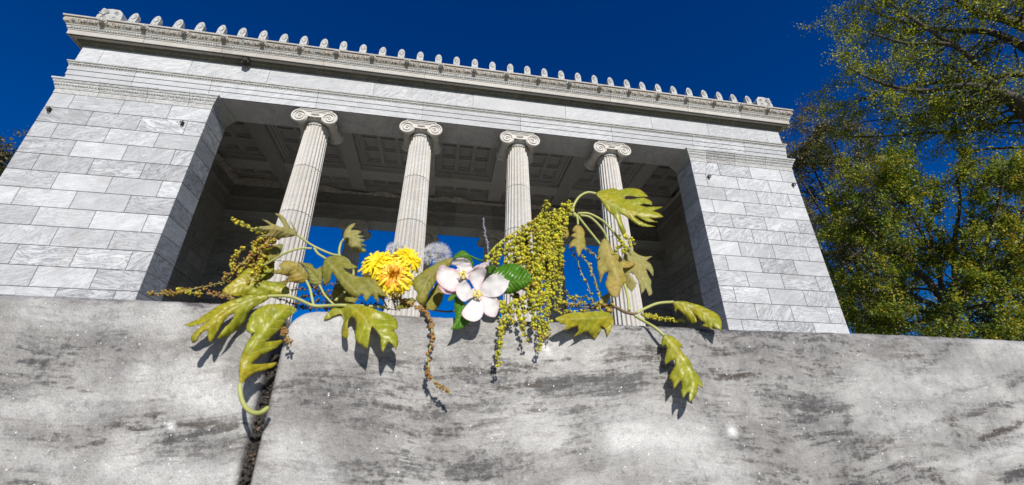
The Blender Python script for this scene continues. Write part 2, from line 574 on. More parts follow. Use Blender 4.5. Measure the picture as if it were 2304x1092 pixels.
# lion-head spouts
def lion_mesh():
    mb = MB()
    f = lambda x, y, z: Vector((K * x, K * y, K * z))
    for k in range(13):                                   # mane
        a = -0.6 + (math.pi + 1.2) * k / 12
        mb.blob((.155 * math.cos(a), .03, .02 + .15 * math.sin(a)), .062, 0, 1, f, (1, .9, 1), .35)
    mb.blob((0, -.02, .02), .15, 0, 2, f, (1, 1.05, 1.05))
    mb.blob((0, -.15, -.05), .085, 0, 1, f, (1.05, 1.0, .8))
    mb.blob((0, -.20, -.015), .04, 0, 1, f, (1.1, .9, .8))
    mb.blob((0, -.11, -.145), .06, 0, 1, f, (1.1, 1.0, .55))
    for s in (-1, 1):
        mb.blob((s * .07, -.14, .045), .03, 0, 1, f)
        mb.blob((s * .06, -.125, .095), .045, 0, 1, f, (1.2, .7, .6))
        mb.blob((s * .125, -.03, .14), .045, 0, 1, f, (.8, .5, 1.1))
        mb.blob((s * .075, -.15, -.075), .05, 0, 1, f)
    mb.blob((0, -.145, -.105), .038, 1, 1, f, (1.3, 1, .6))
    return mb
lion0 = None
for i in range(21):
    X = -21.6 + 43.1 * i / 20
    if lion0 is None:
        lion0 = lion_mesh().build('lion_head', [M_CORN, M_JOINT], cornice, smooth=True); o = lion0
    else:
        o = bpy.data.objects.new('lion_head', lion0.data); COL.objects.link(o); o.parent = cornice
    o.location = W(X, -.93, 4.74)
    o.rotation_euler = (0, rnd.uniform(-.08, .08), 0)

# antefixes along the eaves
def antefix_mesh():
    mb = MB()
    f = lambda x, y, z: Vector((K * x, K * y, K * z))
    w = .205
    out = [(-w, 0), (-w * 1.04, .25), (-w * 1.05, .5)]
    lob = 7
    for k in range(lob * 3 + 1):
        a = math.pi - math.pi * k / (lob * 3)
        bulge = 1 + .07 * abs(math.sin(1.5 * math.pi * k / 3.0)) if 0 < k < lob * 3 else 1
        out.append((w * 1.05 * math.cos(a) * bulge, .52 + .40 * math.sin(a) * bulge))
    out += [(w * 1.05, .5), (w * 1.04, .25), (w, 0)]
    n = len(out)
    lean = lambda z: .10 * z
    v = [f(x, lean(z), z) for x, z in out] + [f(x * .98, .30 + lean(z) * .2, z * (.94 if z > .5 else 1)) for x, z in out]
    F = [tuple(range(n))[::-1], tuple(range(n, 2 * n))]
    F = [tuple(range(n)), tuple(range(n, 2 * n))[::-1]]
    for i in range(n):
        j = (i + 1) % n
        F.append((i, n + i, n + j, j))
    mb.add(v, F)
    for k in range(7):                                     # palmette leaves
        a = rad(25 + 130 * k / 6)
        p0, p1 = (0, .40), (.19 * math.cos(a), .48 + .37 * math.sin(a))
        mb.tube([f(p0[0], -.012 + lean(p0[1]), p0[1]), f((p0[0] + p1[0]) / 2, -.03 + lean((p0[1] + p1[1]) / 2), (p0[1] + p1[1]) / 2), f(p1[0], -.005 + lean(p1[1]), p1[1])], [K * .016, K * .026, K * .02], 5)
    for s in (-1, 1):
        pts = []
        for k in range(12):
            t = k / 11
            a = -math.pi / 2 + t * 5.2
            r = .045 * (1 - .7 * t)
            pts.append(f(s * (.10 + r * math.cos(a)), -.015 + lean(.2), .22 + r * math.sin(a)))
        mb.tube(pts, K * .012, 5)
    mb.box((-.2, .25, -.06), (.2, 1.2, .30), f)
    return mb
ante0 = None
for i in range(35):
    X = -20.43 + 40.78 * i / 34
    if ante0 is None:
        ante0 = antefix_mesh().build('antefix', [M_ANTE], temple, auto=35); o = ante0
    else:
        o = bpy.data.objects.new('antefix', ante0.data); COL.objects.link(o); o.parent = temple
    o.location = W(X, -.74, 5.01) - temple.location
    o.scale = (.95, 1.0, 1.18)
    o.rotation_euler = (rnd.uniform(-.02, .02), rnd.uniform(-.025, .025), rnd.uniform(-.05, .05))
# corner acroteria
for s in (-1, 1):
    mb = MB()
    f = lambda x, y, z: Vector((K * s * x, K * y, K * z))
    out = [(-.62, 0), (-.64, .45), (-.52, .86), (-.3, 1.04), (.1, 1.06), (.4, 1.0), (.56, 1.06), (.6, .98), (.6, .6), (.66, .52), (.62, 0)]
    n = len(out)
    v = [f(x, 0.06 * z, z) for x, z in out] + [f(x, .95, z * .97) for x, z in out]
    F = [tuple(range(n)), tuple(range(n, 2 * n))[::-1]] + [(i, n + i, n + (i + 1) % n, (i + 1) % n) for i in range(n)]
    if s < 0: F = [q[::-1] for q in F]
    mb.add(v, F)
    for (cx, cz, r0, turns, sg) in ((.28, .36, .17, 1.4, 1), (-.25, .38, .2, 1.5, -1), (-.28, .74, .14, 1.3, 1), (.0, .18, .12, 1.2, -1)):
        mb.tube([f(cx + r0 * (1 - .8 * t) * math.cos(sg * t * turns * 6.28), -.01 + .05 * cz, cz + r0 * (1 - .8 * t) * math.sin(sg * t * turns * 6.28)) for t in [k / 22 for k in range(23)]], K * .022, 5)
    for k in range(7):
        a = rad(20 + 22 * k)
        mb.tube([f(.36, -.01, .56), f(.36 + .28 * math.cos(a), .02, .58 + .36 * math.sin(a))], [K * .015, K * .028], 5)
    mb.tube([f(-.55 + 1.1 * k / 20, -.015, .12 + .05 * math.sin(k * .9)) for k in range(21)], K * .02, 5)
    o = mb.build('acroterion', [M_ANTE], temple, auto=40)
    o.scale = (1.0, 1.0, 1.22)
    o.location = W(s * 21.75, -.62, 5.01) - temple.location
# low hipped roof behind
mb = MB()
v = [W(-23.3, -.55, 5.0), W(23.3, -.55, 5.0), W(23.3, DEP + .55, 5.0), W(-23.3, DEP + .55, 5.0), W(-15, 8, 7.2), W(15, 8, 7.2)]
mb.add(v, [(0, 1, 5, 4), (1, 2, 5), (2, 3, 4, 5), (3, 0, 4), (3, 2, 1, 0)])
tput(mb.build('roof', [M_ROOF]))

# pier caps
cap_prof = [(.005, 0.0), (.005, .30), (.035, .31), (.035, .36), (.06, .40), (.06, .45), (.10, .50), (.125, .60), (.125, .64), (.17, .68), (.20, .77), (.20, .80), (.25, .82), (.26, .918)]
cap_mats = [1, 0, 1, 1, 0, 1, 1, 0, 1, 1, 0, 0, 0]
for s in (-1, 1):
    for (y0, y1) in ((0.0, 1.8), (14.2, DEP)):
        rect = (XO, XW, y0, y1) if s > 0 else (-XW, -XO, y0, y1)
        mb = MB()
        js = [16.17, 18.31, 20.7]
        front_run(mb, cap_prof, rect, [s * j for j in js], cap_mats)
        mb.cur = (.4, .5, .3, 1)
        sweep(mb, cap_prof, rect, cap_mats, sides=(1, 2, 3))
        sweep(mb, [(e - .04, z) for e, z in cap_prof], rect, [2] * 13, sides=(0,))
        mb.box((rect[0] - .2, y0 - .2, .905), (rect[1] + .2, y1 + .2, .915), W, 0)
        n_egg = 58
        for i in range(n_egg):
            X = rect[0] - .1 + (rect[1] - rect[0] + .2) * (i + .5) / n_egg
            mb.blob((X, y0 - .118, .555), .055, 1, 0, W, (.8, .5, 1))
        tput(mb.build('pier_cap', [M_ENTAB, M_CARVED, M_JOINT]))

# interior entablature, plaster ledge and ceiling
inr = (-XI, XI, 2.0, 14.2)
mb = MB()
ip = [(0, .0), (0, .92), (-.03, .93), (-.03, 1.5), (-.07, 1.52), (-.07, 2.1), (-.12, 2.14), (-.12, 2.2), (-.2, 2.3), (-.2, 2.42), (-.02, 2.45), (-.02, 3.62)]
bandx = [-20.1, -17.5, -14, -10.6, -7.2, -3.8, -.4, 3, 6.4, 9.8, 13.2, 16.6, 20.1]
# back run (facing the viewer) and the two end runs, cut into stones
def inner_run(mb, a0, a1, put, cuts):
    st = [a0] + cuts + [a1]
    for a, b in zip(st[:-1], st[1:]):
        mb.tone()
        g0 = .02 if a > a0 else 0; g1 = .02 if b < a1 else 0
        for i in range(1, len(ip) - 1):
            (e0, z0), (e1, z1) = ip[i], ip[i + 1]
            mb.add([put(a + g0, e0, z0), put(b - g1, e0, z0), put(b - g1, e1, z1), put(a + g0, e1, z1)], [(0, 1, 2, 3)])
inner_run(mb, -XI, XI, lambda t, e, z: W(t, 14.17 + e, z), bandx[1:-1])
inner_run(mb, 2.0, 14.2, lambda t, e, z: W(-XI + .03 - e, t, z), [5.1, 8.2, 11.3])
inner_run(mb, 2.0, 14.2, lambda t, e, z: W(XI - .03 + e, t, z), [5.1, 8.2, 11.3])
tput(mb.build('inner_entablature', [M_INNER]))
mb = MB()
def ragged(p0, p1, nrm, n):
    """flaking remains of a plaster cornice: a ragged ledge along an inside wall head"""
    p0, p1, nrm = np.array(p0, float), np.array(p1, float), np.array(nrm, float)
    h, d = .22, .3
    rows = []
    for i in range(n + 1):
        t = i / n
        h += rnd.uniform(-.13, .13); h = min(.62, max(.08, h))
        d += rnd.uniform(-.08, .08); d = min(.5, max(.16, d))
        b = p0 + (p1 - p0) * t
        lo = rnd.uniform(-.05, .04)
        rows.append([W(*(b + nrm * .0 + np.array((0, 0, lo)))), W(*(b + nrm * d * .35 + np.array((0, 0, lo + .05)))), W(*(b + nrm * d * .7 + np.array((0, 0, h * .6)))), W(*(b + nrm * d + np.array((0, 0, h)))), W(*(b + np.array((0, 0, h + .05))))])
    for i in range(n):
        mb.tone()
        for j in range(4):
            mb.add([rows[i][j], rows[i + 1][j], rows[i + 1][j + 1], rows[i][j + 1]], [(0, 1, 2, 3)])
ragged((-XI, 14.15, 3.6), (XI, 14.15, 3.6), (0, -1, 0), 150)
ragged((-XI + .05, 2, 3.6), (-XI + .05, 14.1, 3.6), (1, 0, 0), 50)
ragged((XI - .05, 14.1, 3.6), (XI - .05, 2, 3.6), (-1, 0, 0), 50)
tput(mb.build('flaking_plaster_ledge', [M_FLAKE]))

ceiling = MB()
ceiling.box((-XI, 1.95, 5.0), (XI, 14.25, 5.15), W)
bx = [-15.66, -9.39, -3.13, 3.13, 9.39, 15.66]
by = [(1.95, 2.1), (3.7, 5.05), (10.75, 12.1), (14.05, 14.25)]
for X in bx:
    ceiling.tone(); ceiling.box((X - .63, 1.95, 4.0), (X + .63, 14.25, 5.0), W)
for (a, b) in by:
    ceiling.tone()
    xs = [-XI - .05] + [q for X in bx for q in (X - .63, X + .63)] + [XI + .05]
    for i in range(0, len(xs), 2):
        ceiling.box((xs[i], a, 4.003), (xs[i + 1], b, 5.0), W)
ceil_o = tput(ceiling.build('ceiling', [M_CEIL]))
def coffer(x0, x1, y0, y1):
    mb = MB()
    mb.tone()
    P = lambda x, y, z: W(x, y, z)
    def ring(a, b, z0, z1, step):
        """flat frame at z0 from rect a inwards to rect b, then a riser at b up to z1"""
        (ax0, ax1, ay0, ay1), (bx0, bx1, by0, by1) = a, b
        A = [(ax0, ay0), (ax1, ay0), (ax1, ay1), (ax0, ay1)]
        B = [(bx0, by0), (bx1, by0), (bx1, by1), (bx0, by1)]
        for i in range(4):
            j = (i + 1) % 4
            mb.add([P(*A[i], z0), P(*B[i], z0), P(*B[j], z0), P(*A[j], z0)], [(0, 1, 2, 3)])
            mb.add([P(*B[i], z0), P(*B[i], z1), P(*B[j], z1), P(*B[j], z0)], [(0, 1, 2, 3)])
    i1, i2 = .2, .42
    r0 = (x0, x1, y0, y1)
    r1 = (x0 + i1, x1 - i1, y0 + i1, y1 - i1)
    r2 = (x0 + i2, x1 - i2, y0 + i2, y1 - i2)
    ring(r0, r1, 4.36, 4.5, 0)
    ring(r1, r2, 4.5, 4.58, 0)
    nx = max(1, round((r2[1] - r2[0]) / 1.45)); ny = max(1, round((r2[3] - r2[2]) / 1.5))
    cw, ch = (r2[1] - r2[0]) / nx, (r2[3] - r2[2]) / ny
    for i in range(nx):
        for j in range(ny):
            c0 = (r2[0] + i * cw, r2[0] + (i + 1) * cw, r2[2] + j * ch, r2[2] + (j + 1) * ch)
            bw = .14
            c1 = (c0[0] + bw, c0[1] - bw, c0[2] + bw, c0[3] - bw)
            c2 = (c1[0] + .1, c1[1] - .1, c1[2] + .1, c1[3] - .1)
            ring(c0, c1, 4.58, 4.74, 0)
            ring(c1, c2, 4.74, 4.88, 0)
            mb.add([P(c2[0], c2[2], 4.88), P(c2[0], c2[3], 4.88), P(c2[1], c2[3], 4.88), P(c2[1], c2[2], 4.88)], [(0, 1, 2, 3)])
    # row of small beads round the frame, on the rear side as the photo shows
    nb = int((x1 - x0) / .16)
    for i in range(nb):
        X = x0 + .1 + (x1 - x0 - .2) * (i + .5) / nb
        mb.box((X - .05, y1 - .26, 4.40), (X + .05, y1 - .16, 4.50), P)
    return mb
xe = [-XI] + [q for X in bx for q in (X - .63, X + .63)] + [XI]
for i in range(0, len(xe), 2):
    for (a, b) in ((2.1, 3.7), (5.05, 10.75), (12.1, 14.05)):
        o = coffer(xe[i], xe[i + 1], a, b).build('coffer_panel', [M_CEIL])
        o.parent = ceil_o

# columns
def shaft_mesh(flip):
    mb = MB()
    f = lambda x, y, z: Vector((K * x, K * y, K * z))
    NF = 24
    us = [0, .1, .24, .40, .55, .70, .86]
    H = -15.6 + .75
    zs = []
    z = -.03
    while z > H:
        zs.append(z); z -= .5
    for d in (-3, -6, -9, -12):
        zs += [d + .02, d + .012, d - .012, d - .02]
    zs += [-.05, -.09, -.14, -.20, H]
    zs = sorted(set(zs), reverse=True)
    def R0(z): return .672 + .0265 * (-z) - .00022 * z * z
    rings = []
    for z in zs:
        dep = max(0.0, min(1.0, (-z - .03) / .13)) ** .5
        jd = .03 if any(abs(z - d) < .015 for d in (-3, -6, -9, -12)) else 0
        ring = []
        for k in range(NF):
            for u in us:
                th = 2 * math.pi * (k + u) / NF + .06
                q = 0 if u <= .1 else math.sin(math.pi * (u - .1) / .9) ** .75
                r = R0(z) - .075 * (R0(z) / .8) * q * dep - jd
                ring.append(f(r * math.cos(th), r * math.sin(th), z))
        rings.append(ring)
    n = NF * len(us)
    v = [p for r in rings for p in r]
    mb.add(v, [])
    # faces per drum so each drum has its own tone
    for i in range(len(zs) - 1):
        if i == 0 or any(abs(zs[i] - (d - .012)) < 1e-6 for d in (-3, -6, -9, -12)):
            mb.tone()
        groove = any(abs((zs[i] + zs[i + 1]) / 2 - d) < .014 for d in (-3, -6, -9, -12))
        for k in range(n):
            k2 = (k + 1) % n
            mb.f.append([i * n + k, (i + 1) * n + k, (i + 1) * n + k2, i * n + k2])
            mb.mi.append(1 if groove else 0); mb.blk.append(mb.cur)
    return mb
def capital_mesh():
    mb = MB()
    f = lambda x, y, z: Vector((K * x, K * y, K * z))
    mb.cur = (.3, .3, .75, 1)
    mb.cbox((-.93, -.96, -.09), (.93, .96, -.002), .012, f)
    mb.cbox((-.89, -.92, -.165), (.89, .92, -.095), .02, f)
    cz, cx, R = -.60, .83, .45
    # canalis between the volutes, front and back
    for s in (-1, 1):
        n = 20
        rows = []
        for i in range(n + 1):
            x = -cx + 2 * cx * i / n
            sag = .10 * (1 - (x / cx) ** 2)
            top, bot = -.165, -.50 - sag
            prof = []
            for j in range(7):
                t = j / 6
                dip = .045 * math.sin(math.pi * t)
                prof.append(f(x, s * (.93 - dip), top + (bot - top) * t))
            rows.append(prof)
        for i in range(n):
            for j in range(6):
                q = [rows[i][j], rows[i][j + 1], rows[i + 1][j + 1], rows[i + 1][j]]
                mb.add(q if s < 0 else q[::-1], [(0, 1, 2, 3)])
        for zz, sg in ((-.19, 0), (-.50, 1.6)):              # fillets
            mb.tube([f(-cx + 2 * cx * i / n, s * .935, zz - sg * .06 * (1 - ((-1 + 2 * i / n)) ** 2)) for i in range(n + 1)], K * .022, 6)
        # volutes
        for sx in (-1, 1):
            prof = [(.0, 0), (R * .7, .0), (R * .93, .01), (R, .03), (R, .14), (R * .92, .2)]
            y_at = lambda h: s * (.955 - h)
            v, F = [], []
            nn = 32
            for (r, h) in prof[1:]:
                for k in range(nn):
                    a = 2 * math.pi * k / nn
                    v.append(f(sx * cx + r * math.cos(a), y_at(h + (.03 if r < R * .75 else 0)), cz + r * math.sin(a)))
            for i in range(len(prof) - 2):
                for k in range(nn):
                    k2 = (k + 1) % nn
                    q = (i * nn + k, (i + 1) * nn + k, (i + 1) * nn + k2, i * nn + k2)
                    F.append(q if s > 0 else q[::-1])
            F.append(tuple(range(nn)) if s < 0 else tuple(range(nn))[::-1])
            mb.add(v, F)
            pts, rr = [], []
            for k in range(73):
                t = k / 72
                a = math.pi / 2 - t * 2 * math.pi * 2.35
                r = R * (.93 * (1 - t) ** 1.05 + .17)
                r = min(r, R * .95)
                pts.append(f(sx * (cx + r * math.cos(a)), s * (.955 - .005), cz + r * math.sin(a)))
                rr.append(K * (.046 * (1 - t) + .02))
            mb.tube(pts, rr, 6)
            mb.blob((sx * cx, s * .945, cz), .065, 0, 1, f, (1, .6, 1))
    # pulvini between front and rear volutes
    for sx in (-1, 1):
        prof = []
        for k in range(25):
            y = -.80 + 1.6 * k / 24
            r = .27 + .135 * (abs(y) / .8) ** 2.2 + (.03 if abs(y) < .10 else 0) + (.015 if abs(abs(y) - .17) < .04 else 0)
            prof.append((r, y))
        mb.lathe(prof, 28, lambda x, y, z, c=sx * cx: f(x + c, y, z + cz + .02), 0, axis='y')
    # echinus with eggs, necking
    mb.lathe([(.60, -.68), (.72, -.66), (.84, -.60), (.91, -.50), (.92, -.38)], 36, f, 0)
    for k in range(24):
        a = 2 * math.pi * k / 24
        mb.blob((.86 * math.cos(a), .86 * math.sin(a), -.585), .085, 0, 1, f, (.8, .8, 1.1))
    mb.lathe([(.675, -.965), (.70, -.955), (.715, -.935), (.70, -.915), (.672, -.905), (.66, -.82), (.655, -.70), (.675, -.665), (.70, -.65), (.70, -.62), (.66, -.60)], 40, f, 1)
    for k in range(24):
        a = 2 * math.pi * k / 24
        for dz in (.0, .06, .12):
            mb.blob((.66 * math.cos(a), .66 * math.sin(a), -.86 + dz), .04 - dz * .12, 1, 0, f)
    # palmette between the volutes
    for s in (-1, 1):
        for sx in (-1, 1):
            mb.tube([f(sx * (.06 + .12 * t + .07 * (1 - t) * math.cos(t * 7)), s * .95, -.25 - .10 * (1 - t) + .07 * (1 - t * .6) * math.sin(t * 7)) for t in [k / 16 for k in range(17)]], K * .018, 5)
            for k in range(4):
                a = rad(8 + 24 * k)
                mb.tube([f(0, s * .945, -.42), f(sx * .24 * math.cos(a), s * .95, -.42 + .2 * math.sin(a))], [K * .014, K * .026], 5)
        mb.blob((0, s * .95, -.40), .05, 0, 1, f)
    return mb
def base_mesh():
    mb = MB()
    f = lambda x, y, z: Vector((K * x, K * y, K * z))
    mb.cbox((-1.35, -1.35, -15.6), (1.35, 1.35, -15.35), .02, f)
    mb.lathe([(1.3, -15.35), (1.34, -15.27), (1.3, -15.2), (1.16, -15.17), (1.1, -15.08), (1.15, -15.0), (1.2, -14.94), (1.15, -14.88), (1.06, -14.86), (1.05, -14.82)], 40, f)
    return mb
mesh_cache = {}
for Y, front in ((1.02, True), (15.0, False)):
    for X in (-9.39, -3.13, 3.13, 9.39):
        root = empty('column', W(X, Y, 0) - temple.location, temple)
        for part, fn, mats, kw in (('shaft', lambda: shaft_mesh(0), [M_COLUMN, M_JOINT], dict(auto=50)), ('capital', capital_mesh, [M_COLUMN, M_NECK], dict(auto=45)), ('base', base_mesh, [M_COLUMN], dict(auto=40))):
            if part not in mesh_cache:
                o = fn().build(part, mats, root, **kw); mesh_cache[part] = o.data
            else:
                o = bpy.data.objects.new(part, mesh_cache[part]); COL.objects.link(o); o.parent = root
            if part == 'capital': o.location = (0, 0, K * .92)
            elif part == 'shaft' and X in (-3.13, 9.39): o.rotation_euler = (0, 0, rad(15 * 3))

# podium and steps
mb = MB()
mb.tone(); mb.box((-23.6, -.9, -17.0), (23.6, DEP + .9, ZF), W)
for i in range(6):
    e = 1.6 + i * 1.0
    mb.tone(); mb.box((-23.6 - e, -.9 - e, -20.75), (23.6 + e, DEP + .9 + e, -16.3 - .72 * i), W)
tput(mb.build('stepped_base', [M_FLOOR]))
# small iron brackets on the piers, and a dark nest under the cornice
for (px, py) in ((112, 247), (411, 278), (1595, 398), (1785, 416)):
    p = PX(px, py, 21.0997 * K - .02)
    mb = MB()
    q = lambda dx, dy, dz: p + Vector((dx, dy, dz)) * .7
    mb.box((-.035, -.0, -.06), (.035, .03, .06), q)
    mb.tube([q(0, 0, .03), q(.02, -.06, .05), q(.035, -.09, -.01), q(.01, -.07, -.06), q(-.02, -.02, -.08)], .014, 6)
    mb.tube([q(-.03, 0, .05), q(-.05, -.05, .03), q(-.03, -.08, -.03)], .011, 6)
    tput(mb.build('iron_bracket', [M_IRON], smooth=True))
p = W(-13.9, -.36, 3.72)
mb = MB()
for i in range(26):
    mb.blob((p.x + rnd.uniform(-.06, .06), p.y + rnd.uniform(-.05, .05), p.z + rnd.uniform(-.08, .06)), rnd.uniform(.03, .06), 0, 1, None, (1, 1, 1), .4)
nest = mb.build('wasp_nest', [M_NEST])
tag(nest, 'dark round nest stuck under the cornice near the left pier', 'nest')
# ------------------------------------------------------------------ ground
def ground_material():
    mt, nt, bs, out = new_mat('park_ground')
    geo = N(nt, 'NewGeometry').outputs['Position']
    n1 = noise(nt, geo, 0.35, 6.0, 0.6)
    n2 = noise(nt, geo, 14.0, 6.0, 0.7)
    c = mix(nt, ramp(nt, n1, [(0.35, 0.0), (0.65, 1.0)]), (0.10, 0.13, 0.035, 1), (0.17, 0.16, 0.09, 1))
    c = mix(nt, 0.6, c, ramp(nt, n2, [(0.2, 0.6), (0.8, 1.3)]), 'MULTIPLY')
    nt.links.new(c, bs.inputs['Base Color'])
    bs.inputs['Roughness'].default_value = 0.95
    bump(nt, n2, 0.6, 0.05, bs)
    return mt
mb = MB()
g = 700.0
mb.add([(-g, -g, 0), (g, -g, 0), (g, g, 0), (-g, g, 0)], [(0, 1, 2, 3)])
tag(mb.build('ground', [ground_material()]), kind='structure')
mb = MB()
mb.add([(-14, -14, .004), (14, -14, .004), (14, -2.4, .004), (-14, -2.4, .004)], [(0, 1, 2, 3)])  # unseen paving, added to bounce sunlight into the portico and the shadows
tag(mb.build('bounce_terrace', [M_FLOOR]), kind='structure')

# ------------------------------------------------------------------ foreground marble ledge
YD = 0.28
def ledge_material(seed):
    mt, nt, bs, out = new_mat('weathered_grey_marble')
    geo = N(nt, 'NewGeometry').outputs['Position']
    p0 = mapping(nt, geo, (1, 1, 1), loc=(seed, 0, seed * .37))
    # bedding streaks, rising gently to the right and bent by a slow wave
    warp = noise(nt, p0, 6.0, 2.0, 0.5)
    wv = N(nt, 'CombineXYZ', X=0.0, Y=0.0, Z=mth(nt, 'MULTIPLY', warp, 0.06)).outputs[0]
    pw = N(nt, 'VectorMath', {'operation': 'ADD'}, i0=p0, i1=wv).outputs[0]
    fine = noise(nt, geo, 1100.0, 2.0, 0.7)
    fine2 = noise(nt, geo, 330.0, 4.0, 0.75)
    mid = noise(nt, p0, 75.0, 6.0, 0.72, 0.2)
    s1 = noise(nt, mapping(nt, pw, (9.0, 9.0, 75.0), rot=(0, rad(9), 0)), 1.0, 9.0, 0.72, 0.3)
    s2 = noise(nt, mapping(nt, pw, (22.0, 22.0, 190.0), rot=(0, rad(11), 0), loc=(3, 0, 5)), 1.0, 6.0, 0.75, 0.4)
    cloud = noise(nt, mapping(nt, p0, (1.0, 1.0, 1.5)), 11.0, 9.0, 0.66, 0.3)
    cloud2 = noise(nt, mapping(nt, p0, (1.3, 1.0, .8), loc=(3, 1, 2)), 24.0, 9.0, 0.72, 0.2)
    cl = ramp(nt, cloud, [(0.36, 0.0), (0.62, 1.0)])
    cl2 = ramp(nt, cloud2, [(0.44, 0.0), (0.62, 1.0)])
    streak = ramp(nt, s1, [(0.50, 0.0), (0.57, 0.35), (0.66, 1.0)])
    thin = ramp(nt, s2, [(0.535, 0.0), (0.575, 0.8), (0.66, 1.0)])
    rag = ramp(nt, mth(nt, 'MULTIPLY_ADD', mid, 0.5, mth(nt, 'MULTIPLY', fine2, 0.5)), [(0.42, 0.0), (0.56, 1.0)])
    c = mix(nt, cl, (0.185, 0.178, 0.168, 1), (0.37, 0.363, 0.347, 1))
    c = mix(nt, mth(nt, 'MULTIPLY', cl2, 0.35), c, (0.125, 0.12, 0.12, 1))
    c = mix(nt, 0.9, c, ramp(nt, mid, [(0.32, 0.78), (0.50, 1.0), (0.68, 1.16)]), 'MULTIPLY')
    gate = ramp(nt, noise(nt, mapping(nt, p0, (1, 1, 1.8), loc=(9, 4, 1)), 8.0, 4.0), [(0.36, 0.15), (0.56, 1.0)])
    c = mix(nt, mth(nt, 'MULTIPLY', mth(nt, 'MULTIPLY', streak, gate), mth(nt, 'MULTIPLY_ADD', rag, 0.5, 0.2)), c, (0.075, 0.07, 0.07, 1))
    c = mix(nt, mth(nt, 'MULTIPLY', mth(nt, 'MULTIPLY', thin, gate), mth(nt, 'MULTIPLY', rag, 0.85)), c, (0.060, 0.045, 0.033, 1))
    # veins and stains, each at its own place on the stone (mesh attribute), broken up by the grain
    sa = N(nt, 'SeparateXYZ', Vector=N(nt, 'Attribute', {'attribute_name': 'stain'}).outputs['Vector'])
    s3 = noise(nt, mapping(nt, pw, (60.0, 60.0, 420.0), rot=(0, rad(8), 0), loc=(1, 0, 2)), 1.0, 4.0, 0.7, 0.3)
    brk = mth(nt, 'ADD', mth(nt, 'MULTIPLY_ADD', mid, 1.6, -0.8), mth(nt, 'ADD', mth(nt, 'MULTIPLY_ADD', fine2, 2.4, -1.2), mth(nt, 'ADD', mth(nt, 'MULTIPLY_ADD', s2, 2.6, -1.3), mth(nt, 'MULTIPLY_ADD', s3, 2.6, -1.3))))
    soft_v = mth(nt, 'MULTIPLY', mth(nt, 'MAXIMUM', sa.outputs[0], mth(nt, 'MULTIPLY', sa.outputs[1], 0.6)), mth(nt, 'MULTIPLY_ADD', s2, 1.3, 0.0), clamp=True)
    c = mix(nt, mth(nt, 'MULTIPLY', soft_v, 0.9), c, (0.10, 0.096, 0.094, 1))
    for i, col, top in ((0, (0.034, 0.032, 0.033), 0.86), (1, (0.042, 0.031, 0.022), 0.92)):
        k = ramp(nt, mth(nt, 'ADD', mth(nt, 'MULTIPLY', sa.outputs[i], 0.9), brk), [(0.30, 0.0), (0.70, 0.62), (1.4, 1.0)])
        k = mth(nt, 'MULTIPLY', k, ramp(nt, sa.outputs[i], [(0.02, 0.0), (0.22, 1.0)]))
        c = mix(nt, mth(nt, 'MULTIPLY', k, top), c, (*col, 1))
    c = mix(nt, mth(nt, 'MULTIPLY', sa.outputs[2], mth(nt, 'MULTIPLY_ADD', mid, 1.2, 0.1), clamp=True), c, (0.62, 0.62, 0.61, 1))
    # crystals
    c = mix(nt, 0.9, c, ramp(nt, fine, [(0.30, 0.80), (0.70, 1.18)]), 'MULTIPLY')
    grit = noise(nt, geo, 170.0, 5.0, 0.8)
    dk = ramp(nt, cloud2, [(0.40, 0.15), (0.60, 1.0)])
    c = mix(nt, mth(nt, 'MULTIPLY', mth(nt, 'MULTIPLY', ramp(nt, grit, [(0.52, 0.0), (0.66, 1.0)]), dk), 0.6), c, (0.07, 0.064, 0.058, 1))
    c = mix(nt, mth(nt, 'MULTIPLY', ramp(nt, grit, [(0.30, 1.0), (0.43, 0.0)]), 0.35), c, (0.42, 0.415, 0.41, 1))
    sp1 = ramp(nt, fine2, [(0.31, 1.0), (0.38, 0.0)])
    c = mix(nt, mth(nt, 'MULTIPLY', sp1, 0.6), c, (0.09, 0.075, 0.06, 1))
    for sc, thr, sz in ((600.0, 0.95, 0.26), (330.0, 0.975, 0.14)):  # crystal glints painted into the colour as near-white dots
        vo = N(nt, 'TexVoronoi', {}, Vector=geo, Scale=sc)
        vcol = N(nt, 'SeparateColor', Color=vo.outputs['Color'])
        pick = mth(nt, 'GREATER_THAN', vcol.outputs[0], thr)
        near = mth(nt, 'LESS_THAN', vo.outputs['Distance'], mth(nt, 'MULTIPLY', vcol.outputs[1], sz))
        c = mix(nt, mth(nt, 'MULTIPLY', mth(nt, 'MULTIPLY', pick, near), 0.8), c, (0.85, 0.85, 0.85, 1))
    nt.links.new(c, bs.inputs['Base Color'])
    bs.inputs['Roughness'].default_value = 0.5
    bs.inputs['Specular IOR Level'].default_value = 0.4
    h = mth(nt, 'ADD', mth(nt, 'MULTIPLY', fine, 0.35), mth(nt, 'ADD', mth(nt, 'MULTIPLY', fine2, 0.7), mth(nt, 'MULTIPLY', mid, 1.6)))
    bump(nt, h, 0.5, 0.0014, bs)
    return mt
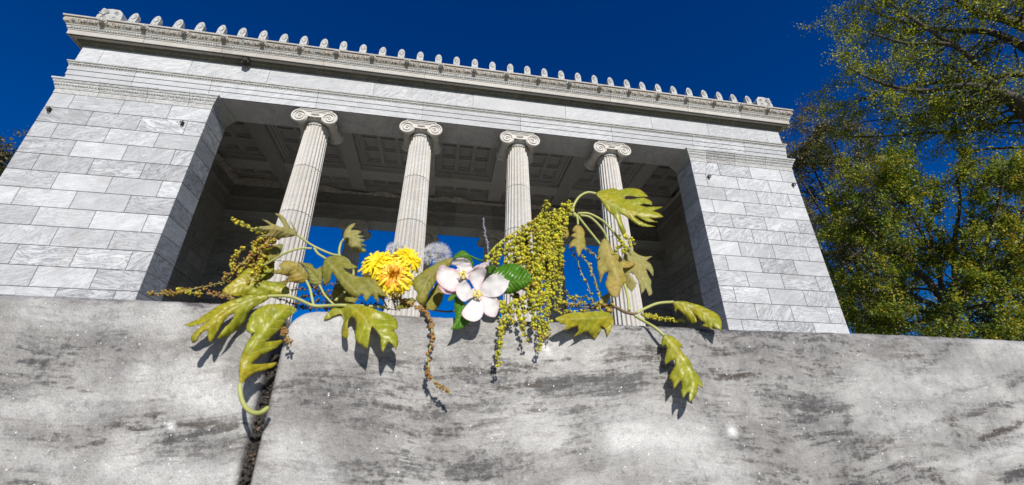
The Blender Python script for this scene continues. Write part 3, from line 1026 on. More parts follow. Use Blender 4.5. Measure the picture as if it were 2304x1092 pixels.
# (x0, y0, x1, y1, half width, strength, channel) in photo pixels; channel 0 charcoal, 1 brown, 2 pale
RIGHT_S = [(680, 875, 1150, 850, 40, .55, 0), (1000, 910, 1300, 880, 30, .5, 0), (1300, 880, 1500, 830, 26, .45, 0), (760, 965, 1000, 955, 40, .6, 0), (700, 1060, 1150, 1040, 40, .55, 0), (1290, 930, 1330, 1010, 40, .5, 0), (1400, 745, 1900, 775, 30, .4, 0), (1560, 850, 1900, 830, 34, .3, 0), (1740, 880, 1780, 960, 40, .5, 0), (1870, 980, 1910, 1060, 36, .5, 0), (1500, 1060, 1900, 1075, 24, .35, 0), (1930, 1005, 2304, 900, 7, .55, 0), (1900, 1075, 2304, 985, 8, .55, 0), (1940, 960, 2304, 830, 8, .35, 0), (2040, 850, 2180, 760, 14, .4, 0), (674, 842, 826, 841, 5, .9, 0), (700, 853, 826, 854, 4, .6, 1), (790, 824, 945, 814, 6, .6, 0), (983, 810, 1054, 803, 7, .8, 0), (985, 832, 1085, 829, 6, .6, 1), (1077, 801, 1107, 798, 4, .7, 1),
    (1107, 833, 1205, 826, 8, .6, 1), (1218, 815, 1278, 810, 4, .7, 1), (1368, 814, 1482, 796, 11, .8, 1), (1215, 866, 1440, 848, 13, 1.1, 0), (1225, 880, 1420, 868, 20, 1.0, 0), (1088, 876, 1215, 863, 5, .8, 1), (1230, 905, 1420, 940, 26, .45, 0),
    (690, 907, 870, 914, 8, .7, 0), (864, 882, 950, 868, 5, .8, 0), (960, 905, 1090, 896, 5, .5, 1), (1065, 960, 1205, 922, 6, .8, 1), (924, 980, 1013, 975, 4, .5, 1), (1250, 1015, 1295, 1011, 5, .6, 1), (700, 885, 1150, 870, 30, .25, 0), (760, 945, 1000, 930, 34, .3, 0),
    (1010, 1060, 1095, 1055, 20, .9, 0), (780, 1050, 910, 1060, 32, .5, 0), (860, 990, 900, 985, 12, .4, 0), (1552, 804, 1648, 792, 5, .7, 1), (1556, 778, 1614, 770, 4, .6, 1), (1615, 846, 1690, 840, 5, .6, 1), (1490, 736, 1620, 746, 9, .9, 0), (1620, 744, 1750, 752, 8, .9, 0), (1400, 730, 1490, 734, 6, .6, 0),
    (1740, 752, 1840, 757, 7, .5, 0), (1880, 792, 1940, 788, 4, .5, 1), (1828, 823, 1880, 820, 4, .7, 1), (1640, 1040, 1765, 1016, 7, .6, 1), (1933, 1006, 2008, 988, 6, .8, 1), (2030, 980, 2080, 974, 6, .7, 1), (2206, 990, 2304, 944, 6, .9, 1), (2190, 934, 2262, 898, 8, .6, 1), (2150, 1060, 2270, 1018, 6, .7, 0),
    (2272, 866, 2304, 845, 10, .7, 0), (2070, 838, 2130, 786, 7, .5, 1), (2040, 800, 2080, 806, 6, .5, 1), (1780, 910, 1870, 915, 24, .8, 0), (1790, 950, 1930, 1000, 34, .75, 0), (1885, 900, 1920, 1010, 18, .7, 0), (1600, 940, 1680, 1020, 34, .4, 0), (2145, 942, 2147, 946, 12, .8, 1), (2148, 960, 2156, 1010, 8, .5, 0), (1880, 1090, 2120, 1070, 14, .5, 0), (2270, 1075, 2304, 1065, 14, 1.0, 0),
    (750, 1028, 762, 1030, 10, 1.0, 1), (1715, 815, 1740, 818, 6, .7, 1), (1400, 975, 1560, 1000, 50, .8, 2), (1500, 1020, 1640, 1060, 40, .6, 2), (640, 740, 780, 735, 45, .55, 2), (640, 1010, 720, 1060, 40, .5, 2), (1130, 955, 1250, 985, 40, .35, 2), (1950, 880, 2200, 860, 46, .4, 2), (2000, 940, 2080, 950, 36, .45, 2), (1645, 966, 1646, 970, 9, 1.6, 2), (1225, 775, 1235, 790, 5, 1.0, 2), (2180, 1050, 2300, 1000, 20, .5, 2)]
LEFT_S = [(80, 790, 240, 740, 50, .5, 0), (20, 860, 120, 800, 50, .4, 0), (0, 985, 380, 945, 16, .45, 0), (380, 985, 520, 980, 40, .55, 0), (60, 700, 260, 715, 26, .3, 0), (0, 1080, 120, 1060, 26, .4, 0), (224, 938, 370, 936, 8, .9, 1), (240, 955, 310, 966, 9, .8, 1), (405, 949, 530, 958, 6, .8, 1), (140, 959, 180, 955, 4, .8, 1), (10, 972, 48, 970, 8, .7, 1), (60, 985, 160, 975, 6, .4, 1), (157, 1006, 235, 995, 4, .9, 1), (422, 1025, 500, 1028, 8, .7, 0), (450, 965, 505, 1000, 36, .6, 0), (250, 930, 330, 955, 26, .4, 0), (153, 870, 225, 882, 4, .5, 1), (145, 666, 200, 668, 6, .8, 0), (215, 674, 275, 678, 6, .8, 0), (0, 664, 140, 664, 5, .5, 0),
    (422, 684, 456, 689, 6, .8, 0), (150, 770, 230, 760, 40, .4, 0), (30, 860, 110, 800, 34, .4, 0), (250, 780, 268, 790, 4, .9, 0), (250, 892, 262, 888, 4, .8, 1), (330, 1050, 440, 1040, 12, .35, 0), (60, 1075, 90, 1085, 26, .35, 0), (320, 840, 480, 850, 30, .5, 2), (60, 700, 400, 720, 30, .4, 2), (400, 880, 520, 900, 36, .6, 2), (20, 920, 300, 905, 26, .4, 2), (240, 1060, 520, 1075, 34, .6, 2), (387, 956, 389, 959, 6, 1.6, 2), (0, 1010, 120, 1040, 30, .35, 2)]
M_LEDGE_R = ledge_material(0.0)
M_LEDGE_L = ledge_material(4.3)

def ledge_block(name, x0, x1, zt, round_l, round_r, mat, seed, setback=0.0, stains=()):
    """marble block: rounded top edge, softened vertical corners, small chips along the arris"""
    rng = np.random.RandomState(seed)
    y0 = CAM.y + YD + setback
    y1 = y0 + 0.32
    r = 0.0055
    step = 0.0016
    xs = [x0]
    for lo in (0.0004, 0.001, 0.002, 0.0032, 0.0046, 0.0064, 0.0085, 0.011, 0.0135, 0.016): xs.append(x0 + lo)
    x = x0 + 0.02
    while x < x1 - 0.02:
        xs.append(x); x += step if CAM.x - .42 < x < CAM.x + .56 else 0.02
    for lo in (0.016, 0.0135, 0.011, 0.0085, 0.0064, 0.0046, 0.0032, 0.002, 0.001, 0.0004): xs.append(x1 - lo)
    xs.append(x1)
    chip = np.zeros(len(xs))
    a = np.cumsum(rng.randn(len(xs))) * 0.00005
    a -= np.linspace(a[0], a[-1], len(xs))
    for k in range(90):
        c = rng.randint(0, len(xs)); wd = rng.randint(1, 4)
        for j in range(-wd, wd + 1):
            if 0 <= c + j < len(xs): chip[c + j] += rng.uniform(.0002, .0011) * (1 - abs(j) / (wd + 1))
    v, F = [], []
    rows = None
    for i, xx in enumerate(xs):
        def rd(d, rr):
            return rr - math.sqrt(max(0, rr * rr - (rr - d) ** 2)) if d < rr else 0.0
        dz = rd(xx - x0, round_l) if round_l else 0
        dz += rd(x1 - xx, round_r) if round_r else 0
        dy = rd(xx - x0, .0035) + rd(x1 - xx, .0035)
        zz = zt - dz + np.clip(a[i], -.0008, .0008)
        yy = y0 + dy
        sec = []
        zb_ = CAM.z - .115
        sec += [(yy, 0.0), (yy, .7), (yy, zb_)]
        for t in range(1, 118):
            sec.append((yy, zb_ + (zz - r - zb_) * t / 118))
        for k in range(0, 9):
            th = math.pi / 2 * k / 8
            cc = chip[i] * math.sin(2 * th)
            sec.append((yy + r - r * math.cos(th) + cc, zz - r + r * math.sin(th) - cc * .6))
        for t in (.08, .2, .5, .9, 1.0):
            sec.append((yy + (y1 - yy) * t, zz + .0))
        sec.append((y1, 0.0))
        for (yv, zv) in sec: v.append((xx, yv, zv))
        rows = len(sec)
    for i in range(len(xs) - 1):
        for j in range(rows - 1):
            F.append((i * rows + j, (i + 1) * rows + j, (i + 1) * rows + j + 1, i * rows + j + 1))
    F.append(tuple(range(rows)))
    F.append(tuple(((len(xs) - 1) * rows + j) for j in range(rows))[::-1])
    mb = MB()
    mb.add(v, F)
    o = mb.build(name, [mat], None, auto=50)
    V = np.array(v)
    yd = V[:, 1] - CAM.y
    rx, ry, rz = V[:, 0] - CAM.x, yd, V[:, 2] - CAM.z
    q = [rx * a[0] + ry * a[1] + rz * a[2] for a in (R_, U_, D_)]
    dn = np.maximum(q[2], .02)
    px = 1152 + F_PX * q[0] / dn; py = 546 - F_PX * q[1] / dn
    front = (yd < YD + .02)
    # slow wobble so no vein is ruler-straight
    wx = px + 4 * np.sin(py * .05 + px * .011)
    wy = py + 2.2 * np.sin(px * .021 + 1.3) + 1.2 * np.sin(px * .057 + py * .02)
    S = np.zeros((len(V), 3))
    for (ax_, ay_, bx_, by_, hw, amt, ch) in stains:
        dx, dy = bx_ - ax_, by_ - ay_
        L2_ = dx * dx + dy * dy
        t = np.clip(((wx - ax_) * dx + (wy - ay_) * dy) / L2_, 0, 1)
        d = np.hypot(wx - ax_ - t * dx, wy - ay_ - t * dy) / hw
        S[:, ch] = np.maximum(S[:, ch], (1.05 if ch < 2 else (1.0 if hw < 12 else .9)) * amt * np.exp(-.5 * (d * 1.15) ** 2) * front)
    at = o.data.attributes.new('stain', 'FLOAT_VECTOR', 'POINT')
    at.data.foreach_set('vector', S.astype(np.float32).ravel())
    return o
ZT_R = CAM.z + 0.2835 * YD
ZT_L = CAM.z + 0.2930 * YD
XL1 = PX(550, 1000, YD).x
XR0 = PX(580, 1000, YD).x
lr = ledge_block('marble_ledge_block', XR0, 1.6, ZT_R, .0165, 0, M_LEDGE_R, 3, 0.0, RIGHT_S)
tag(lr, 'long grey veined marble ledge block strewn with blossoms, right of the dark joint', 'ledge block', 'marble ledge blocks')
ll = ledge_block('marble_ledge_block', -1.6, XL1, ZT_L, 0, .008, M_LEDGE_L, 7, .001, LEFT_S)
tag(ll, 'pale marble ledge block left of the dark joint, in front of the left pier', 'ledge block', 'marble ledge blocks')
# earth and grit packed in the open joint
mb = MB()
yb = CAM.y + YD + .007
n = 60
zt = ZT_R - .028
rows = []
for i in range(n + 1):
    z = CAM.z - .25 + (zt - CAM.z + .25) * i / n
    rows.append([(XL1 - .003 + (XR0 - XL1 + .006) * k / 6, yb + rnd.uniform(-.0015, .002) + .002 * ((k - 3) / 3) ** 2, z) for k in range(7)])
for i in range(n):
    for k in range(6):
        mb.add([rows[i][k], rows[i][k + 1], rows[i + 1][k + 1], rows[i + 1][k]], [(0, 1, 2, 3)])
mb.add([rows[n][0], rows[n][6], (XR0 + .003, yb + .25, zt), (XL1 - .003, yb + .25, zt)], [(0, 1, 2, 3)])
for i in range(900):
    z = rnd.uniform(CAM.z - .10, zt)
    x = rnd.uniform(XL1, XR0)
    mb.cur = (rnd.random(), rnd.random(), rnd.random(), 1)
    mb.blob((x, yb + rnd.uniform(-.001, .001), z), rnd.choice((.0004, .0006, .0006, .0009, .0014)), 1, 0, None, (1, 1, 1), .7)
def grit_material():
    mt, nt, bs, out = new_mat('joint_grit')
    blk = N(nt, 'Attribute', {'attribute_name': 'blk'})
    sep = N(nt, 'SeparateColor', Color=blk.outputs['Color'])
    c = ramp(nt, sep.outputs[0], [(0.0, (0.010, 0.009, 0.008, 1)), (0.7, (0.03, 0.026, 0.022, 1)), (0.93, (0.07, 0.055, 0.042, 1)), (1.0, (0.15, 0.09, 0.06, 1))])
    nt.links.new(c, bs.inputs['Base Color'])
    bs.inputs['Roughness'].default_value = 0.85
    return mt
M_EARTH = plain('joint_earth', (0.028, 0.023, 0.019), 0.95, 0, 500, .5)
tag(mb.build('joint_grit', [M_EARTH, grit_material()]), 'dark earth and grit packed in the open joint between the two marble blocks', 'grit', kind='stuff')
# ------------------------------------------------------------------ plant materials
def leaf_material(name, c1, c2, vein, rough=0.45, trans=0.42, edge=(0.30, 0.20, 0.06), nsec=7.0, bumpd=0.0006):
    mt, nt, bs, out = new_mat(name)
    at = N(nt, 'Attribute', {'attribute_name': 'luv'})
    sp = N(nt, 'SeparateXYZ', Vector=at.outputs['Vector'])
    geo = N(nt, 'NewGeometry').outputs['Position']
    u, v, rim = sp.outputs[0], sp.outputs[1], sp.outputs[2]
    av = mth(nt, 'ABSOLUTE', v)
    n1 = noise(nt, geo, 95.0, 4.0, 0.6)
    n2 = noise(nt, geo, 420.0, 3.0, 0.6)
    wob = mth(nt, 'MULTIPLY_ADD', n1, 0.12, -0.06)
    mid = ramp(nt, av, [(0.0, 1.0), (0.035, 0.8), (0.07, 0.0)])
    ph = mth(nt, 'FRACT', mth(nt, 'MULTIPLY', mth(nt, 'SUBTRACT', mth(nt, 'ADD', u, wob), mth(nt, 'MULTIPLY', av, 0.34)), nsec))
    dd = mth(nt, 'ABSOLUTE', mth(nt, 'SUBTRACT', ph, 0.5))
    sec = ramp(nt, dd, [(0.0, 1.0), (0.05, 0.7), (0.11, 0.0)])
    vn = mth(nt, 'MAXIMUM', mid, mth(nt, 'MULTIPLY', sec, 0.8))
    c = mix(nt, ramp(nt, n1, [(0.3, 0.0), (0.7, 1.0)]), (*c1, 1), (*c2, 1))
    c = mix(nt, mth(nt, 'MULTIPLY', vn, 0.6), c, (*vein, 1))
    c = mix(nt, ramp(nt, rim, [(0.0, 0.6), (0.16, 0.0)]), c, (*edge, 1))
    n4 = noise(nt, geo, 38.0, 3.0, 0.6)
    c = mix(nt, ramp(nt, n4, [(0.42, 0.0), (0.66, 0.55)]), c, (c1[0] * 1.25, c1[1] * .95, c1[2] * .8, 1))
    c = mix(nt, ramp(nt, noise(nt, geo, 210.0, 3.0, 0.6), [(0.70, 0.0), (0.76, 0.5)]), c, (0.12, 0.08, 0.03, 1))
    c = mix(nt, 0.8, c, ramp(nt, n2, [(0.3, 0.66), (0.7, 1.12)]), 'MULTIPLY')
    nt.links.new(c, bs.inputs['Base Color'])
    bs.inputs['Roughness'].default_value = rough
    bs.inputs['Specular IOR Level'].default_value = 0.28
    h = mth(nt, 'ADD', mth(nt, 'MULTIPLY', vn, -0.8), mth(nt, 'ADD', mth(nt, 'MULTIPLY', mth(nt, 'ABSOLUTE', mth(nt, 'SUBTRACT', ph, 0.5)), 1.6), mth(nt, 'MULTIPLY', n2, 0.3)))
    bump(nt, h, 0.40, bumpd, bs)
    tr = nt.nodes.new('ShaderNodeBsdfTranslucent')
    tc = mix(nt, 1.0, c, (1.25, 1.15, 0.5, 1), 'MULTIPLY')
    nt.links.new(tc, tr.inputs['Color'])
    ms = nt.nodes.new('ShaderNodeMixShader')
    ms.inputs[0].default_value = trans
    nt.links.new(bs.outputs[0], ms.inputs[1]); nt.links.new(tr.outputs[0], ms.inputs[2])
    nt.links.new(ms.outputs[0], out.inputs[0])
    return mt
M_OAK = leaf_material('oak_leaf_green', (0.40, 0.40, 0.026), (0.27, 0.31, 0.022), (0.52, 0.52, 0.15), rough=0.34)
M_OAKD = leaf_material('oak_leaf_olive', (0.24, 0.245, 0.035), (0.31, 0.29, 0.055), (0.39, 0.38, 0.13), rough=0.5)
M_OAKT = leaf_material('oak_leaf_tan', (0.40, 0.34, 0.08), (0.33, 0.30, 0.06), (0.48, 0.43, 0.16), rough=0.55, edge=(0.34, 0.18, 0.10))
M_OAKP = leaf_material('oak_leaf_downy', (0.36, 0.365, 0.13), (0.28, 0.30, 0.10), (0.44, 0.43, 0.22), rough=0.75, edge=(0.42, 0.36, 0.25))
M_APPLE = leaf_material('apple_leaf_green', (0.07, 0.215, 0.008), (0.045, 0.15, 0.006), (0.17, 0.32, 0.04), rough=0.3, trans=0.3, edge=(0.12, 0.24, 0.03), nsec=9.0)
def soft(name, c1, c2, rough=0.5, nscale=120, trans=0.0, blk=False):
    mt, nt, bs, out = new_mat(name)
    geo = N(nt, 'NewGeometry').outputs['Position']
    if blk:
        a = N(nt, 'Attribute', {'attribute_name': 'blk'})
        fac = N(nt, 'SeparateColor', Color=a.outputs['Color']).outputs[0]
        fac = ramp(nt, fac, [(0.0, 0.0), (1.0, 1.0)])
    else:
        fac = ramp(nt, noise(nt, geo, nscale, 3.0), [(0.3, 0.0), (0.7, 1.0)])
    c = mix(nt, fac, (*c1, 1), (*c2, 1))
    nt.links.new(c, bs.inputs['Base Color'])
    bs.inputs['Roughness'].default_value = rough
    if trans:
        tr = nt.nodes.new('ShaderNodeBsdfTranslucent')
        nt.links.new(c, tr.inputs['Color'])
        ms = nt.nodes.new('ShaderNodeMixShader')
        ms.inputs[0].default_value = trans
        nt.links.new(bs.outputs[0], ms.inputs[1]); nt.links.new(tr.outputs[0], ms.inputs[2])
        nt.links.new(ms.outputs[0], out.inputs[0])
    return mt
M_STEM = soft('young_oak_stem', (0.27, 0.30, 0.07), (0.36, 0.36, 0.13), 0.65)
M_STEMB = soft('brown_oak_twig', (0.10, 0.065, 0.035), (0.19, 0.13, 0.06), 0.8)
M_BUD = soft('catkin_bud_yellow_green', (0.23, 0.245, 0.008), (0.58, 0.53, 0.018), 0.5, 400, 0.15, True)
M_BUDO = soft('catkin_bud_ochre', (0.46, 0.33, 0.016), (0.20, 0.115, 0.016), 0.55, 400, 0.1, True)
M_BUDB = soft('catkin_bud_dry_brown', (0.16, 0.075, 0.02), (0.30, 0.16, 0.04), 0.7, 400, 0.0, True)
M_BUDK = soft('catkin_bud_shrivelled_and_shade', (0.05, 0.028, 0.012), (0.12, 0.085, 0.02), 0.7, 400, 0.0, True)
M_YEL = soft('dandelion_yellow', (0.86, 0.69, 0.008), (0.80, 0.58, 0.004), 0.55, 400, 0.25, True)
M_ORG = soft('dandelion_orange_centre', (0.78, 0.40, 0.003), (0.68, 0.28, 0.002), 0.55, 400, 0.15, True)
M_FLUFF = soft('seed_fluff', (0.8, 0.8, 0.8), (0.9, 0.9, 0.9), 0.8, 300, 0.5, True)
M_SEED = soft('seed_core', (0.16, 0.11, 0.06), (0.09, 0.055, 0.035), 0.8)
M_STAM = soft('stamen_anther', (0.66, 0.54, 0.16), (0.56, 0.43, 0.10), 0.6, 400, 0.0, True)
M_FIL = soft('stamen_filament', (0.75, 0.74, 0.55), (0.66, 0.68, 0.42), 0.6)
M_LAV = soft('dry_grey_flower_spike', (0.23, 0.25, 0.24), (0.17, 0.17, 0.27), 0.8, 500)
def petal_material():
    mt, nt, bs, out = new_mat('apple_petal')
    at = N(nt, 'Attribute', {'attribute_name': 'luv'})
    sp = N(nt, 'SeparateXYZ', Vector=at.outputs['Vector'])
    geo = N(nt, 'NewGeometry').outputs['Position']
    n1 = noise(nt, geo, 160.0, 4.0)
    pk = mth(nt, 'ADD', mth(nt, 'MULTIPLY', ramp(nt, sp.outputs[2], [(0.0, 1.0), (0.6, 0.0)]), 0.8), ramp(nt, n1, [(0.5, 0.0), (0.8, 0.35)]))
    pk = mth(nt, 'MULTIPLY', pk, N(nt, 'SeparateColor', Color=N(nt, 'Attribute', {'attribute_name': 'blk'}).outputs['Color']).outputs[0], clamp=True)
    c = mix(nt, pk, (0.78, 0.765, 0.75, 1), (0.62, 0.27, 0.36, 1))
    lines = ramp(nt, mth(nt, 'ABSOLUTE', mth(nt, 'SUBTRACT', mth(nt, 'FRACT', mth(nt, 'MULTIPLY', sp.outputs[1], 7.0)), 0.5)), [(0.0, 0.90), (0.15, 1.0)])
    c = mix(nt, 0.7, c, lines, 'MULTIPLY')
    spk = ramp(nt, noise(nt, geo, 520.0, 2.0), [(0.72, 0.0), (0.78, 0.5)])
    c = mix(nt, spk, c, (0.45, 0.25, 0.18, 1))
    nt.links.new(c, bs.inputs['Base Color'])
    bs.inputs['Roughness'].default_value = 0.8
    bs.inputs['Specular IOR Level'].default_value = 0.1
    tr = nt.nodes.new('ShaderNodeBsdfTranslucent')
    nt.links.new(c, tr.inputs['Color'])
    ms = nt.nodes.new('ShaderNodeMixShader'); ms.inputs[0].default_value = 0.42
    nt.links.new(bs.outputs[0], ms.inputs[1]); nt.links.new(tr.outputs[0], ms.inputs[2])
    nt.links.new(ms.outputs[0], out.inputs[0])
    return mt
M_PETAL = petal_material()

# ------------------------------------------------------------------ leaves cut to their outlines
MM = YD / F_PX                                # metres per photo pixel at the ledge
def conv(z, pts):
    ox, oy, s = z
    return [(ox + x / s, oy + y / s) for x, y in pts]
A_ = (300, 620, 2.3133); D__ = (480, 480, 4.964); Z5 = (400, 460, 3.64); Z6 = (760, 460, 3.64)
G_ = (1160, 400, 3.64); C_ = (1200, 640, 3.412); E_ = (940, 540, 4.964); F_ = (1100, 420, 4.964); FULL = (0, 0, 1.0)

def smooth_outline(P, it=1):
    P = [np.array(p, float) for p in P]
    for _ in range(it):
        n = len(P); Q = []
        sharp = []
        for i in range(n):
            a, b, c = P[i - 1], P[i], P[(i + 1) % n]
            u, w = a - b, c - b
            cs = u.dot(w) / (np.linalg.norm(u) * np.linalg.norm(w) + 1e-9)
            sharp.append(cs > -0.15)
        for i in range(n):
            b, c = P[i], P[(i + 1) % n]
            j = (i + 1) % n
            if sharp[i]: Q.append(b)
            Q.append(b * .75 + c * .25)
            Q.append(b * .25 + c * .75)
        P = Q
    out = [P[0]]
    for p in P[1:]:
        if np.linalg.norm(p - out[-1]) > 0.8: out.append(p)
    return out
def sheet(z, outline, midrib, yd, fold=0.15, curl=0.0, tilt=0.0, wave=0.6, name='leaf', mat=None, parent=None, seed=0, spacing=3.2, org=None, thick=0.00014, pink=0.5, roll=2.2):
    """a leaf blade or petal: outline and midrib as seen in the photo; yd = distance at base, middle, tip.
    fold lifts or drops the halves either side of the midrib, curl bends the margins, tilt turns the blade"""
    out = smooth_outline(conv(z, outline))
    rj = random.Random(seed * 7 + 3)
    if name == 'leaf': out = [p + np.array((rj.uniform(-.7, .7), rj.uniform(-.7, .7))) for p in out]
    mid = crspline(conv(z, midrib), 8)
    mid = [np.array(p) for p in mid]
    seg = [0.0]
    for i in range(1, len(mid)): seg.append(seg[-1] + np.linalg.norm(mid[i] - mid[i - 1]))
    L = seg[-1]
    O = np.array(out)
    lo, hi = O.min(0), O.max(0)
    pts = [Vector((p[0], p[1])) for p in out]
    nb = len(pts)
    r2 = random.Random(seed + 5)
    y = lo[1] + spacing * .5; row = 0
    while y < hi[1]:
        x = lo[0] + (spacing * .5 if row % 2 else 0)
        while x < hi[0]:
            q = np.array((x + r2.uniform(-.4, .4), y + r2.uniform(-.4, .4)))
            # inside test
            ins = False; j = nb - 1
            for i in range(nb):
                if (O[i][1] > q[1]) != (O[j][1] > q[1]) and q[0] < (O[j][0] - O[i][0]) * (q[1] - O[i][1]) / (O[j][1] - O[i][1]) + O[i][0]: ins = not ins
                j = i
            if ins and np.min(np.hypot(O[:, 0] - q[0], O[:, 1] - q[1])) > spacing * .55:
                pts.append(Vector((q[0], q[1])))
            x += spacing
        y += spacing * .87; row += 1
    V2, E2, F2, _, _, _ = delaunay_2d_cdt(pts, [(i, (i + 1) % nb) for i in range(nb)], [], 0, 1e-4)
    V2 = [np.array((p[0], p[1])) for p in V2]
    keep = []
    for f in F2:
        c = sum(V2[i] for i in f) / len(f)
        ins = False; j = nb - 1
        for i in range(nb):
            if (O[i][1] > c[1]) != (O[j][1] > c[1]) and c[0] < (O[j][0] - O[i][0]) * (c[1] - O[i][1]) / (O[j][1] - O[i][1]) + O[i][0]: ins = not ins
            j = i
        if ins: keep.append(list(f))
    M = np.array(mid)
    hw = 1.0
    info = []
    for p in V2:
        best = None
        for i in range(len(M) - 1):
            a, b = M[i], M[i + 1]
            ab = b - a
            t = ((p - a) @ ab) / (ab @ ab + 1e-9)
            t = min(1, max(0, t))
            q = a + ab * t
            d = np.linalg.norm(p - q)
            if best is None or d < best[0]:
                sgn = 1 if ab[0] * (p - a)[1] - ab[1] * (p - a)[0] > 0 else -1
                best = (d, (seg[i] + t * (seg[i + 1] - seg[i])) / L, sgn)
        info.append(best)
        hw = max(hw, best[0])
    ph = r2.uniform(0, 6)
    y0, y1, y2 = yd if len(yd) == 3 else (yd[0], (yd[0] + yd[1]) / 2, yd[1])
    v, uv = [], []
    for p, (d, s, sg) in zip(V2, info):
        base = y0 * (1 - s) ** 2 + (4 * y1 - y0 - y2) * s * (1 - s) + y2 * s * s if False else (y0 * (1 - s) * (1 - 2 * s) + y1 * 4 * s * (1 - s) + y2 * s * (2 * s - 1))
        yy = base + MM * (fold * d + tilt * d * sg + curl * d * d / hw)
        rim = float(np.min(np.hypot(O[:, 0] - p[0], O[:, 1] - p[1]))) / 14.0
        yy += MM * roll * max(0.0, 1.0 - rim * 14.0 / 8.0) ** 2
        yy += MM * wave * (math.sin(s * 17 + sg * 1.3 + ph) * d / hw * 3.4 + math.sin(d * .22 + ph + s * 5) * 1.2 + (2.4 if name == 'leaf' else .3) * math.sin(p[0] * .11 + ph) * math.sin(p[1] * .13 + ph * 2))
        P = PX(p[0], p[1], yy)
        if P.z < ZT_R + .001 and yy > YD - .0012 - abs(.0006 * math.sin(p[0])):
            yy = YD - .0012
        v.append(PX(p[0], p[1], yy))
        uv.append((s, sg * d / max(hw, 1), rim))
    mb = MB()
    mb.cur = (pink, r2.random(), r2.random(), 1)
    fac = []
    for f in keep:
        a, b, c = V2[f[0]], V2[f[1]], V2[f[2]]
        ar = (b[0] - a[0]) * (c[1] - a[1]) - (b[1] - a[1]) * (c[0] - a[0])
        fac.append(f if ar < 0 else f[::-1])
    if org is None: org = Vector((0, 0, 0))
    mb.add([p - org for p in v], fac)
    mb.uv = uv
    o = mb.build(name, [mat], parent, smooth=True)
    sol = o.modifiers.new('thickness', 'SOLIDIFY')
    sol.thickness = thick
    sol.offset = 0
    return o
def path3(z, pts, yds, n=8):
    q = conv(z, pts)
    if not isinstance(yds, (list, tuple)): yds = [yds] * len(q)
    if len(yds) == 2 and len(q) > 2:
        yds = [yds[0] + (yds[1] - yds[0]) * i / (len(q) - 1) for i in range(len(q))]
    P = [PX(x, y, d) for (x, y), d in zip(q, yds)]
    return [Vector(p) for p in crspline(P, n)]
def stem(name, z, pts, yds, r, mat, parent, org, hair=False):
    """r: radius in photo pixels, number or (base, tip)"""
    P = path3(z, pts, yds)
    if isinstance(r, tuple): rr = [MM * (r[0] + (r[1] - r[0]) * i / (len(P) - 1)) for i in range(len(P))]
    else: rr = MM * r
    mb = MB()
    mb.tube([p - org for p in P], rr, 8)
    o = mb.build(name, [mat], parent, smooth=True)
    return o
def catkin(name, z, pts, yds, mats, parent, org, bud=3.3, pitch=6.0, per=(2, 4), seed=0, thin=0.9, spread=3.4, taper=True, stemmat=None, density=1.0, wig=2.2):
    """a string of small bud clusters along a thin, slightly crooked stalk; mats = bud materials (chosen at random)"""
    r2 = random.Random(seed)
    q0 = [np.array(p) for p in crspline(conv(z, pts), 3)]
    ln = sum(np.linalg.norm(q0[i + 1] - q0[i]) for i in range(len(q0) - 1))
    wig = min(wig, ln * .04)
    q0 = [q0[0]] + [p + np.array((r2.uniform(-wig, wig), r2.uniform(-wig, wig) * .6)) for p in q0[1:]]
    if not isinstance(yds, (list, tuple)): yds = [yds, yds + r2.uniform(-.003, .003)]
    m_ = len(q0) - 1
    yy = [float(np.interp(i / m_, np.linspace(0, 1, len(yds)), yds)) + r2.uniform(-.0006, .0006) for i in range(len(q0))]
    P = [Vector(p) for p in crspline([PX(p[0], p[1], d) for p, d in zip(q0, yy)], 6)]
    S = [0.0]
    for i in range(1, len(P)): S.append(S[-1] + (P[i] - P[i - 1]).length)
    mb = MB()
    mb.tube([p - org for p in P], MM * thin, 5, 0)
    L = S[-1]
    s = MM * pitch * r2.uniform(.2, .9)
    while s < L:
        i = max(k for k in range(len(S)) if S[k] <= s)
        i = min(i, len(P) - 2)
        t = (s - S[i]) / max(1e-9, S[i + 1] - S[i])
        c = P[i].lerp(P[i + 1], t) - org
        ax = (P[i + 1] - P[i]).normalized()
        e1 = ax.orthogonal().normalized(); e2 = ax.cross(e1)
        if r2.random() < density:
            k = r2.randint(*per)
            a0 = r2.uniform(0, 6.28)
            ph = r2.uniform(.75, 1.2) * (1.0 if not taper else 1.08 - .35 * s / L)
            cl = (e1 * math.cos(a0) + e2 * math.sin(a0)) * MM * spread * r2.uniform(.2, .8)
            for j in range(k):
                a = a0 + 6.28 * j / k + r2.uniform(-.6, .6)
                rr = MM * bud * r2.uniform(.62, 1.15) * ph
                q = c + cl + (e1 * math.cos(a) + e2 * math.sin(a)) * MM * spread * r2.uniform(.5, 1.15) + ax * MM * r2.uniform(-2.6, 2.6)
                mb.cur = (r2.random(), r2.random(), r2.random(), 1)
                mb.blob(q, rr, 1 + r2.randrange(len(mats)), 1, None, (1, 1, r2.uniform(.8, 1.2)), .38)
        s += MM * pitch * r2.choice((.6, .9, 1.0, 1.3, 1.9))
    return mb.build(name, [stemmat or M_STEM] + list(mats), parent, smooth=True)

# ================================================================== left oak sprig
o1 = PX(657, 689, 0.288)
sp1 = empty('oak_sprig', o1)
tag(sp1, 'oak sprig with young leaves drooping over the dark joint, left of the dandelions', 'oak sprig', 'oak sprigs lying on the ledge')
def L1(z, outline, midrib, yd, mat, **kw):
    return sheet(z, outline, midrib, yd, mat=mat, parent=sp1, org=o1, **kw)
